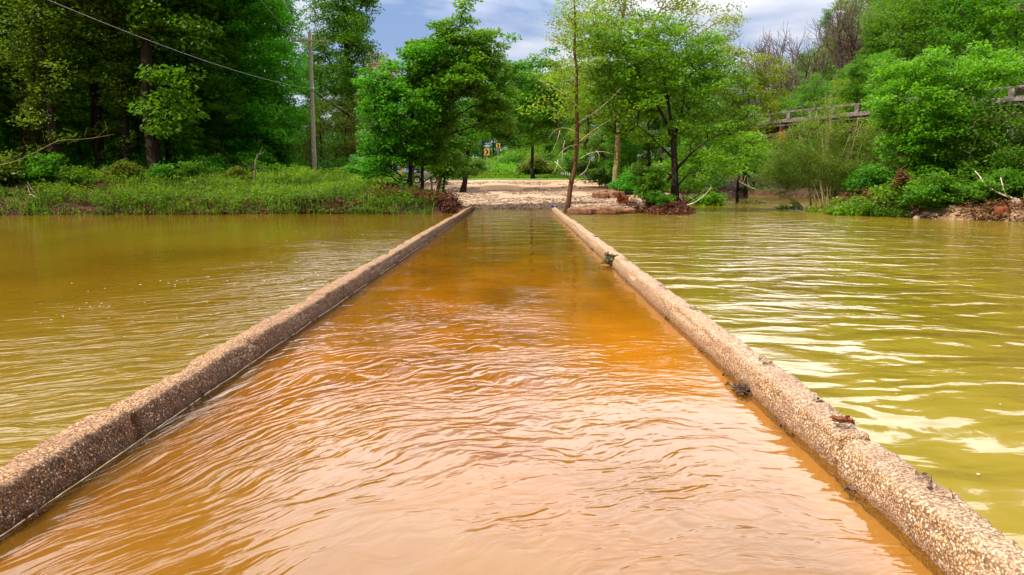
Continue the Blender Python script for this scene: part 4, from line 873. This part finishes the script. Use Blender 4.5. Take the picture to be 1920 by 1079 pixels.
# ------------------------------------------------------------------ rocks, logs, branches
def rock(name, label, cat, c, dims, rz=0.0, mat=None, seed=1, group=None, flatten=1.0):
    r = np.random.default_rng(seed); n1, n2 = 16, 12; v = []
    for i in range(n2 + 1):
        for j in range(n1):
            ph = math.pi * i / n2; th = 2 * math.pi * j / n1; p = np.array([math.sin(ph) * math.cos(th), math.sin(ph) * math.sin(th), math.cos(ph)])
            p = np.sign(p) * np.abs(p) ** .72; p = p / max(1e-6, (np.abs(p) ** 5).sum() ** .2); v.append(p)
    v = np.array(v); v *= (1 + .10 * fbm(v[:, 0] * 1.7 + seed, v[:, 1] * 1.7, v[:, 2] * 1.7, 3, seed))[:, None]; v = v * np.asarray(dims) / 2; v = v @ rotm(0, 0, rz).T
    f = [[i * n1 + j, (i + 1) * n1 + j, (i + 1) * n1 + (j + 1) % n1, i * n1 + (j + 1) % n1] for i in range(n2) for j in range(n1)]
    b = MB(); b.add(v + np.asarray(c), f, .5, False); return tag(b.build(name, mat or M_LEDGE, None, c), label, cat, group)
def Gz(px, py, z): return G(px, py, z)
for i, (px, py, w_, d_, h_, lab) in enumerate([(1089, 402, 1.15, .9, .34, "brown stone slab at the water, nearest the right curb end"), (1118, 401.5, .7, .8, .32, "squarish stone slab, middle of the ledge at the water"), (1145, 402, 1.0, .9, .42, "largest dark stone slab in the waterside ledge"), (1172, 400, 1.0, 1.0, .26, "low flat slab at the right end of the waterside ledge")]):
    g = G(px, py); rock("stone_slab", lab, "rock", (g[0], g[1] + .45, h_ * .35), (w_, d_, h_), .05 * i - .1, seed=11 + i, group="slabs of the waterside ledge")
for i, (px, Yd, w_, h_, lab) in enumerate([(1126, 47.5, 1.0, .5, "left brown boulder at the back of the gravel"), (1140, 48.5, 1.2, .55, "middle brown boulder at the back of the gravel"), (1156, 48, 1.2, .5, "right brown boulder, beside the shaded trunk")]):
    g = onground(px, Yd); rock("boulder", lab, "rock", (g[0], g[1], g[2] + h_ * .3), (w_, .8, h_), i * .4, seed=31 + i, group="boulders behind the gravel")
g = onground(1172, 41); rock("rotten_stump", "rust-red rotten stump root at the right edge of the gravel", "stump", (g[0], g[1], g[2] + .18), (.8, .6, .34), .3, M_REDWOOD, 51)
for i, (px, Yd, w_, lab) in enumerate([(1889, 29.2, .5, "orange-brown boulder on the right shore under the dead branch"), (1912, 29.6, .45, "pale boulder at the right frame edge on the shore"), (1515, 37.6, .4, "pale rock at the creek corner of the right bank")]):
    g = onground(px, Yd); rock("boulder", lab, "rock", (g[0], g[1], g[2] + w_ * .25), (w_, w_ * .8, w_ * .8), i, [M_REDWOOD, M_STONE, M_STONE][i], 61 + i)
def limb(name, label, cat, pts, r0, r1, mat, twigs=0, seed=1, parts=None):
    pts = np.asarray(pts, float); b = MB(); q = np.linspace(0, len(pts) - 1, len(pts) * 4); s = np.stack([np.interp(q, range(len(pts)), pts[:, i]) for i in range(3)], 1)
    for _ in range(3): s[1:-1] = (s[:-2] + s[1:-1] * 2 + s[2:]) / 4
    b.tube(s, np.linspace(r0, r1, len(s)), 8, .5, True, True, .08); r = np.random.default_rng(seed)
    for _ in range(twigs):
        i = r.integers(2, len(s) - 1); L = r.uniform(.3, .8); d = r.normal(0, 1, 3); d[2] = abs(d[2]); d /= np.linalg.norm(d); b.tube([s[i], s[i] + d * L * .5, s[i] + d * L + np.array([0, 0, .1])], [r1 * .9, r1 * .6, r1 * .35], 4)
    return tag(b.build(name, mat, None, tuple(s[0])), label, cat)
limb("driftwood_log", "pale peeled log sloping from the gravel edge down into the water", "log", [P(1183, 374, 38.2), P(1197, 380, 37.6), P(1218, 392, 36.6), P(1241, 403, 35.2)], .17, .06, M_LOG)
limb("driftwood_log", "dark stump end lying across the top of the pale log", "log", [P(1160, 375, 38.9), P(1175, 369, 38.6), P(1190, 378, 38.2)], .12, .1, M_REDWOOD, 3, 3)
limb("dead_branch", "long white bare branch curving down the right bank into the frame edge", "branch", [P(1828, 321, 30.8), P(1838, 332, 30.6), P(1845, 345, 30.4), P(1862, 357, 30.2), P(1885, 368, 29.9), P(1925, 379, 29.6), P(1960, 381, 29.4)], .018, .045, BARK['pale'], 2, 5)
limb("dead_branch", "forked grey branch reaching over the water right of the spreading tree", "branch", [P(1272, 390, 36.8), P(1300, 382, 36.4), P(1318, 370, 36.2), P(1336, 350, 36.0)], .04, .015, BARK['pale'], 5, 6)
limb("dead_branch", "grey branch lying on the debris bar by the creek mouth", "branch", [P(1385, 340, 47), P(1400, 348, 46.6), P(1422, 358, 46)], .03, .03, BARK['grey'], 3, 7)
limb("dead_branch", "thin bleached branch arching low over the water at the far left", "branch", [P(52, 392, 34.6), P(54, 362, 34.4), P(70, 372, 34.2), P(84, 376, 34.0)], .03, .015, BARK['pale'], 2, 8)
limb("dead_branch", "long bare olive bough hanging across the dark wood at the left", "branch", [P(-60, 320, 37), P(20, 308, 37), P(70, 285, 37), P(110, 262, 37.4), P(160, 262, 37.6), P(215, 252, 38)], .03, .008, BARK['olive'], 12, 9)
limb("fallen_trunk", "rough brown fallen trunk leaning behind the spreading tree", "log", [P(1238, 352, 38.6), P(1255, 335, 38.4), P(1268, 322, 38.2)], .10, .08, BARK['brown'], 2, 10)
limb("snag", "bleached dead snag standing in the grass of the left bank", "dead tree", [onground(476, 40), P(478, 315, 40), P(480, 298, 40), P(484, 288, 40)], .06, .02, BARK['grey'], 6, 12)
limb("dead_branch", "thin diagonal stick between the maple trunks on the landing", "branch", [onground(795, 38.2), P(805, 366, 38.2), P(818, 358, 38.2), P(835, 350, 38.2)], .022, .012, BARK['brown'], 1, 13)
# debris-hung sapling
base = onground(1686, 32.2); root = empty("debris_sapling", tuple(base), "brown sapling hung with flood debris standing on the pebble shore", "sapling")
b = MB(); grow(b, [([base, P(1688, 360, 32.2), P(1690, 330, 32.2), P(1688, 318, 32.2)], .035, .02)], np.array([P(1672, 305, 32.2), P(1678, 292, 32.4), P(1695, 296, 32.1), P(1702, 308, 32.2), P(1686, 288, 32)]), .1, .008); b.build("trunk", BARK['brown'], root, base)
b = MB(); leaves(b, np.array([P(1688, 338, 32.1), P(1690, 328, 32.1), P(1686, 348, 32.1), P(1682, 342, 32.1), P(1694, 334, 32.1)]), 60, .3, .12, .9); b.build("debris_clump", LEAF['brown'], root, base)

# ------------------------------------------------------------------ small things on the curbs
def clump(name, label, cat, c, dims, n, mat, seed, dark=(0, 1), size=.03, stems=0):
    r = np.random.default_rng(seed); b = MB(); u = r.normal(0, .42, (n, 3)) * np.asarray(dims) / 2 * 1.6; u[:, 2] = np.abs(u[:, 2]); leaves(b, u + np.asarray(c), 5, size * .8, size, .8, dark, .1, .7)
    for _ in range(stems):
        a = r.uniform(0, 6.28); p = np.asarray(c) + r.normal(0, .2, 3) * np.asarray(dims); p[2] = max(p[2], c[2]); q = p + np.array([math.cos(a) * .09, math.sin(a) * .09, r.uniform(0, .05)]); b.tube([p, (p + q) / 2 + [0, 0, .012], q], [.003, .003, .0015], 4)
    o = b.build(name, mat, None, c); return tag(o, label, cat)
M_WET = tinted("wet_green_leaves", (.035, .03, .010), (.22, .20, .06), .5); M_DARKLEAF = tinted("brown_wet_leaves", (.025, .013, .008), (.20, .11, .06), .5)
c = G(1131, 492, .06); clump("leaf_clump", "dark green wet leaf clump draped over the right curb", "leaf clump", (1.76, c[1], .05), (.19, .24, .17), 200, M_WET, 1, size=.045, stems=40)
c = G(1386, 728, .02); clump("leaf_clump", "dark brown leaf clump caught at the waterline of the right curb", "leaf clump", (1.715, c[1], .005), (.09, .17, .035), 70, M_DARKLEAF, 2, size=.026, stems=30)
def snag(label, x_, n, ys_list, zz, seed):
    r = np.random.default_rng(seed); b = MB()
    for y0 in ys_list:
        for _ in range(n):
            y_ = y0 + r.normal(0, .16); a = r.normal(math.pi / 2, .5); L = r.uniform(.03, .14); p = np.array([x_ + r.normal(0, .012), y_, zz + r.uniform(0, .012)]); q = p + np.array([math.cos(a) * L, math.sin(a) * L, r.uniform(-.004, .006)])
            b.tube([p, (p + q) / 2 + r.normal(0, .004, 3), q], [.0022, .002, .001], 4, r.uniform(0, 1))
        leaves(b, np.array([[x_, y0 + r.normal(0, .1), zz + .005] for _ in range(3)]), 3, .05, .028, .2)
    return tag(b.build("twig_litter", M_DARKLEAF), label, None, None, 'stuff')
snag("bits of twig and leaf snagged at the waterline of the right curb", 1.722, 7, [3.6, 4.6, 5.9, 6.7, 8.4, 11.5, 13.2, 17, 21], .008, 5)
snag("bits of twig lying on top of the right curb", 1.91, 5, [3.2, 4.3, 5.6, 7.7, 9.4, 12.6, 18], .212, 6)
snag("bits of twig snagged at the waterline of the left curb", -2.31, 6, [3.3, 5.2, 7.3, 10.2, 14, 19], .008, 7)
# curled dry leaf on the curb top
c = G(1607, 796, .205); b = MB()
for k_, (ox, oy, rz_, L, W_) in enumerate([(0, 0, .25, .085, .034), (-.012, .012, -.15, .07, .022), (.02, -.004, .9, .05, .02)]):
    t = np.linspace(-1, 1, 9); s = np.linspace(-1, 1, 5); A, B_ = np.meshgrid(t, s); wd = (1 - A ** 2) ** .7; x_ = A * L; y_ = B_ * W_ * wd; z_ = .022 * np.abs(B_) ** 1.5 * wd + .014 * A ** 2 + .004 * np.sin(A * 9 + k_)
    v = np.stack([x_, y_, z_], -1).reshape(-1, 3) @ rotm(.2 * k_, .1, rz_).T + np.array([1.88 + ox, c[1] + oy, .212 + .008 * k_]); i = np.arange(45).reshape(5, 9)
    b.add(v, np.stack([i[:-1, :-1], i[:-1, 1:], i[1:, 1:], i[1:, :-1]], -1).reshape(-1, 4), .6 - .2 * k_, True)
tag(b.build("dry_leaf", tinted("curled_brown_leaf", (.14, .045, .02), (.50, .22, .09), .6), None, (1.88, c[1], .2)), "curled dry brown leaf lying on top of the right curb", "leaf")
# blue cloth scrap at the far end of the right curb
b = MB(); t = np.linspace(-1, 1, 12); A, B_ = np.meshgrid(t, t); v = np.stack([A * .16 * (1 + .1 * np.sin(B_ * 5)), B_ * .12, .03 + .035 * np.sin(A * 5 + B_ * 2) + .02 * np.cos(B_ * 7)], -1).reshape(-1, 3) + np.array([1.86, 37.2, .22]); i = np.arange(144).reshape(12, 12)
b.add(v, np.stack([i[:-1, :-1], i[:-1, 1:], i[1:, 1:], i[1:, :-1]], -1).reshape(-1, 4), .5, True); tag(b.build("cloth_scrap", M_BLUE, None, (1.86, 37.2, .22)), "crumpled blue cloth scrap on the far end of the right curb", "cloth")
# thin pale scum lines where the shallow water laps the curbs
for nm, x_, lab in (("scum_line", LX1 - .002, "thin pale scum line along the waterline of the left curb"),):
    b = MB(); ys_ = np.arange(1.0, 30.0, .05); wob = .012 * fbm(ys_ * 1.7, ys_ * 0, 0, 3, 71) + .006 * fbm(ys_ * 9, ys_ * 0, 1.0, 2, 72); on = vnoise(ys_ * 1.3, 5.0, 0, 73) > (-.45 if x_ < 0 else .05); st_ = 0
    sgn = 1 if x_ < 0 else -1
    while st_ < len(ys_):
        if not on[st_]: st_ += 1; continue
        en = st_
        while en < len(ys_) and on[en]: en += 1
        if en - st_ > 3: b.tube(np.stack([x_ + sgn * (.010 + wob[st_:en]), ys_[st_:en], np.full(en - st_, .007)], 1), .0028 * (1 + .5 * vnoise(ys_[st_:en] * 14, 0, 0, 74)), 5)
        st_ = en
    tag(b.build(nm, plain("pale_scum", (.45, .30, .17), (.75, .60, .45), 30)), lab, None, None, 'stuff')
# floating foam flecks
b = MB(); n = 130; r4 = np.random.default_rng(9)
for i in range(n):
    side = r4.random() < .93
    if i % 9 == 0: ln = (r4.uniform(60, 700), r4.uniform(418, 620), r4.uniform(-.12, .05), r4.uniform(40, 130))
    q_ = r4.normal(0, 1) * ln[3]; p = G(ln[0] + q_, ln[1] + q_ * ln[2] + r4.normal(0, 4), .004) if side else np.array([r4.uniform(2.1, 3.6), r4.uniform(2.8, 6), .004])
    if side and p[0] > -2.7: continue
    th = np.arange(6) / 6 * 6.283; s = r4.uniform(.003, .008) * max(1, p[1] / 6); b.add(np.stack([p[0] + np.cos(th) * s * r4.uniform(1, 1.8), p[1] + np.sin(th) * s, np.full(6, .004)], 1), [list(range(6))], .9)
tag(b.build("foam_flecks", M_WHITE), "tiny white foam flecks drifting on the slack water", None, None, 'stuff')

# ------------------------------------------------------------------ utility pole and wires
base = onground(589, 48); top = P(581, 62, 48); lean = (top - base)
root = empty("utility_pole", tuple(base), "leaning weathered wooden utility pole with one crossarm on the left bank", "utility pole")
b = MB(); qs = [base + lean * t - np.array([0, 0, .3 if t == 0 else 0]) for t in np.linspace(0, 1, 9)]; b.tube(qs, np.linspace(.155, .105, 9), 12, .5, True, True, .03); b.build("pole", M_POLE, root, base)
arm = P(581, 77, 48 - .17); b = MB(); b.box(arm, (2.3, .10, .12), .05, bev=.01); b.build("crossarm", M_POLE, root, base)
for s_ in (-1.06, -.95, .98): b = MB(); c_ = arm + np.array([s_, 0.0, .06]); b.tube([c_, c_ + [0, 0, .05], c_ + [0, 0, .10], c_ + [0, 0, .16]], [.02, .055, .04, .055], 10); b.build("insulator", M_GLASS, root, base)
b = MB(); c_ = top; b.tube([c_, c_ + [0, 0, .06], c_ + [0, 0, .16], c_ + [0, 0, .2]], [.03, .07, .05, .06], 10); b.build("insulator", M_GLASS, root, base)
b = MB(); b.tube([arm + [-.55, -.02, -.04], P(581, 93, 47.85)], .018, 6); b.tube([arm + [.55, -.02, -.04], P(581, 93, 47.85)], .018, 6); b.build("brace", M_STEEL, root, base)
att = P(585, 167, 47.9); b = MB(); b.tube([att + [0, 0, -.09], att + [0, 0, -.03], att + [0, 0, .03], att + [0, 0, .09]], [.14, .15, .15, .14], 12); b.build("wire_clamp", M_STEEL, root, base)
def wire(label, a, c_, sag, r=.014):
    t = np.linspace(0, 1, 40)[:, None]; p = a * (1 - t) + c_ * t; p[:, 2:3] -= 4 * sag * t * (1 - t); b = MB(); b.tube(p, r, 6); return tag(b.build("power_line", M_WIRE, None, tuple(a)), label, "wire")
wire("thick grey service wire sloping from the pole up to the upper left", att, P(70, -8, 20), .35, .011)
wire("thin dark wire from the pole top up to the left, the upper one", arm + [-1.0, 0, .22], P(440, -60, 30), .1, .012)
wire("thin dark wire from the pole top up to the left, nearest the pole tip", top + [0, 0, .2], P(480, -60, 30), .1, .012)
wire("service wire continuing right from the pole behind the leaves", att, P(760, 268, 90), .3, .018)

# ------------------------------------------------------------------ bridge
BZ = 6.75
pa = np.array([37.5, 41.5]); pbb = np.array([6.0, 107.5]); dirb = (pbb - pa) / np.linalg.norm(pbb - pa); nrm = np.array([dirb[1], -dirb[0]])     # nrm points to the far side
if nrm[1] < 0: nrm = -nrm
Lb = np.linalg.norm(pbb - pa); ang = math.atan2(dirb[1], dirb[0])
root = empty("road_bridge", (pa[0], pa[1], 0), "weathered grey concrete road bridge with an open rail crossing behind the right trees", "bridge")
def at(s, off=0.0, z=0.0): q = pa + dirb * s + nrm * off; return np.array([q[0], q[1], z])
o0 = np.array([pa[0], pa[1], 0])
b = MB(); b.box(at(Lb / 2, 3.2, BZ - .12), (Lb, 6.6, .30), ang, bev=.03); b.build("deck", M_BRIDGE, root, o0)
b = MB(); b.box(at(Lb / 2, -.14, BZ + .12), (Lb, .24, .26), ang, bev=.02); b.build("curb", M_BRIDGE, root, o0)
for off in (0.0, 6.4):
    rl = MB(); rl.box(at(Lb / 2, off, BZ + .95), (Lb, .16, .17), ang, bev=.02); rl.build("handrail", M_BRIDGE, root, o0)
    for i in range(int(Lb / 2.45) + 1):
        b = MB(); b.box(at(.3 + i * 2.45, off + .02 - (.03 if off == 0 else 0), BZ + .54), (.40, .2, .64), ang, bev=.02); b.build("rail_post", M_BRIDGE, root, o0)
for off in (.5, 2.4, 4.2, 6.0): b = MB(); b.box(at(Lb / 2, off, BZ - .72), (Lb, .22, .86), ang); b.build("girder", M_GIRDER, root, o0)
for s_ in (10, 63):
    q = at(s_, 3.2); z0 = tz(q[0], q[1]) - .6; b = MB(); b.box((q[0], q[1], (z0 + BZ - 1.2) / 2 + .02), (.9, 6.2, BZ - 1.16 - z0), ang, bev=.05); b.build("pier", M_BRIDGE, root, o0)
pp_ = P(1467, 257, 64.5); b = MB(); b.box(pp_, (.62, .06, .92), ang + 1.2, bev=.01); b.build("rusty_plate", M_RUST, root, o0)
b = MB(); b.box(P(1467, 257, 64.5) + [.05, .3, .0], (.3, .4, 1.9), ang + 1.2); b.build("hanger", M_GIRDER, root, o0)

# ------------------------------------------------------------------ signs, posts, stakes
def chevron(px, py, Yd, label, w_=.62, h_=.78):
    c = P(px, py, Yd); g = np.array([c[0], c[1], tz(c[0], c[1])]); g[2] = min(g[2], c[2] - .9); root = empty("chevron_sign", tuple(g), label, "road sign", "chevron signs on the embankment")
    b = MB(); b.box((c[0], c[1] + .05, (g[2] + c[2]) / 2), (.07, .05, c[2] - g[2] + .5)); b.build("post", M_STEEL, root, g)
    b = MB(); b.box(c, (w_, .03, h_), 0, bev=.008); b.build("panel", M_SIGN, root, g)
    b = MB(); y = c[1] - .02; q = [(-.22, .30), (0, .30), (.20, 0), (0, -.30), (-.22, -.30), (-.02, 0)]; k = w_ / .62
    v = [(c[0] + a * k, y, c[2] + z_) for a, z_ in q] + [(c[0] + a * k, y - .006, c[2] + z_) for a, z_ in q]
    f4 = [[6, 7, 8, 11], [8, 9, 10, 11]]; b.add(v, f4); b.add(v, [[i, (i + 1) % 6, 6 + (i + 1) % 6, 6 + i] for i in range(6)]); b.build("chevron_mark", M_BLACK, root, g)
chevron(913, 285, 92, "black chevron on a yellow-orange board, the lower left sign on the grassy embankment", .62, .82)
chevron(934, 274, 104, "small yellow chevron sign higher up in the embankment bushes", .56, .70)
c = onground(847, 68); root = empty("marker_post", tuple(c), "thin white marker post at the edge of the grass behind the landing", "post")
b = MB(); b.tube([c - [0, 0, .2], P(847, 290, 68)], .05, 8); b.build("post", M_WHITE, root, c); b = MB(); b.box(P(847, 293, 67.9), (.22, .02, .2)); b.build("marker_plate", M_WHITE, root, c)
# leaning board sign
c = onground(742, 44); t1 = P(752, 322, 44); root = empty("leaning_sign", tuple(c), "ochre board on a leaning dark post left of the maple trunks", "sign")
b = MB(); b.tube([c - [0, 0, .2], P(757, 310, 44)], .05, 7); b.build("post", BARK['dark'], root, c); b = MB(); b.box(t1 - [0, .08, 0], (.26, .03, .42), 0, ry=.42, bev=.008); b.build("board", M_SIGNBACK, root, c)
c = onground(774, 46); root = empty("board_sign", tuple(c), "orange-brown board on a post glimpsed between the two maple trunks", "sign")
b = MB(); b.tube([c - [0, 0, .2], P(775, 292, 46)], .045, 7); b.build("post", BARK['dark'], root, c); b = MB(); b.box(P(773.5, 303, 45.9), (.26, .03, .46), 0, ry=.1, bev=.008); b.build("board", plain("orange_brown_board", (.34, .17, .05), (.50, .27, .09), 4), root, c)
c = onground(809, 37.6); b = MB(); b.tube([c - [0, 0, .2], P(809, 330, 37.6)], .04, 8, .5, True, True, .05); tag(b.build("wooden_post", BARK['dark'], None, tuple(c)), "thin upright dark post left of the reddish leaning stem", "post")
# stakes
for i in range(22):
    t = i / 21; px = 1022 + 74 * t; Yd = 84 - 16 * t; c = P(px, 326 + 8 * t, Yd); g = np.array([c[0], c[1], tz(c[0], c[1]) - .05]); h_ = .42 + .12 * r4.random()
    zt = g[2] + h_
    b = MB(); b.box((0, 0, h_ / 2), (.08, .08, h_), r4.uniform(-.1, .1), bev=.01, rx=r4.normal(0, .04)); o = b.build("white_stake", M_WHITE); o.location = g
    tag(o, "short white stake in the row at the edge of the grass before the dark gap", "stake", "row of white stakes")
# half hidden motorbike beyond the maples
c = onground(797, 60); root = empty("motorbike", tuple(c), "white motorbike parked beyond the maple trunks, half hidden by leaves", "motorbike", rz=.2)
def tor(b, cc, R_, r_, n=24, m_=8):
    th = np.arange(n) / n * 2 * np.pi; v = []
    for a in th:
        for q in np.arange(m_) / m_ * 2 * np.pi: v.append([cc[0] + (R_ + r_ * math.cos(q)) * math.cos(a), cc[1] + r_ * math.sin(q), cc[2] + (R_ + r_ * math.cos(q)) * math.sin(a)])
    b.add(v, [[i * m_ + j, ((i + 1) % n) * m_ + j, ((i + 1) % n) * m_ + (j + 1) % m_, i * m_ + (j + 1) % m_] for i in range(n) for j in range(m_)], .5, True)
for wx in (-.68, .68): b = MB(); tor(b, (wx, 0, .32), .26, .065); [b.tube([(wx, 0, .32), (wx + .25 * math.cos(a), 0, .32 + .25 * math.sin(a))], .012, 4) for a in np.arange(8) * .785]; b.build("wheel", M_BLACK, root)
b = MB(); b.tube([(-.42, 0, .55), (-.2, 0, .78), (.1, 0, .86), (.38, 0, .84), (.5, 0, .6)], [.07, .15, .18, .14, .06], 12); b.tube([(-.75, 0, .78), (-.5, 0, .80), (-.3, 0, .74)], [.05, .1, .1], 10); b.build("body", M_WHITE, root)
b = MB(); b.tube([(-.7, 0, .87), (-.4, 0, .86), (-.05, 0, .90)], [.07, .1, .08], 10); b.build("seat", M_BLACK, root)
b = MB(); b.box((0, 0, .46), (.5, .26, .32), bev=.06); b.build("engine", M_STEEL, root)
b = MB(); b.tube([(.68, .07, .32), (.48, .07, 1.0)], .025, 6); b.tube([(.68, -.07, .32), (.48, -.07, 1.0)], .025, 6); b.tube([(.4, -.34, 1.04), (.48, 0, 1.02), (.4, .34, 1.04)], .02, 6); b.build("fork", M_STEEL, root)
b = MB(); b.box((.52, 0, 1.14), (.03, .34, .36), 0, ry=-.4, bev=.01); b.build("windscreen", M_WHITE, root)
b = MB(); b.tube([(.55, 0, .9), (.64, 0, .9)], [.09, .07], 12); b.build("headlight", M_GLASS, root)
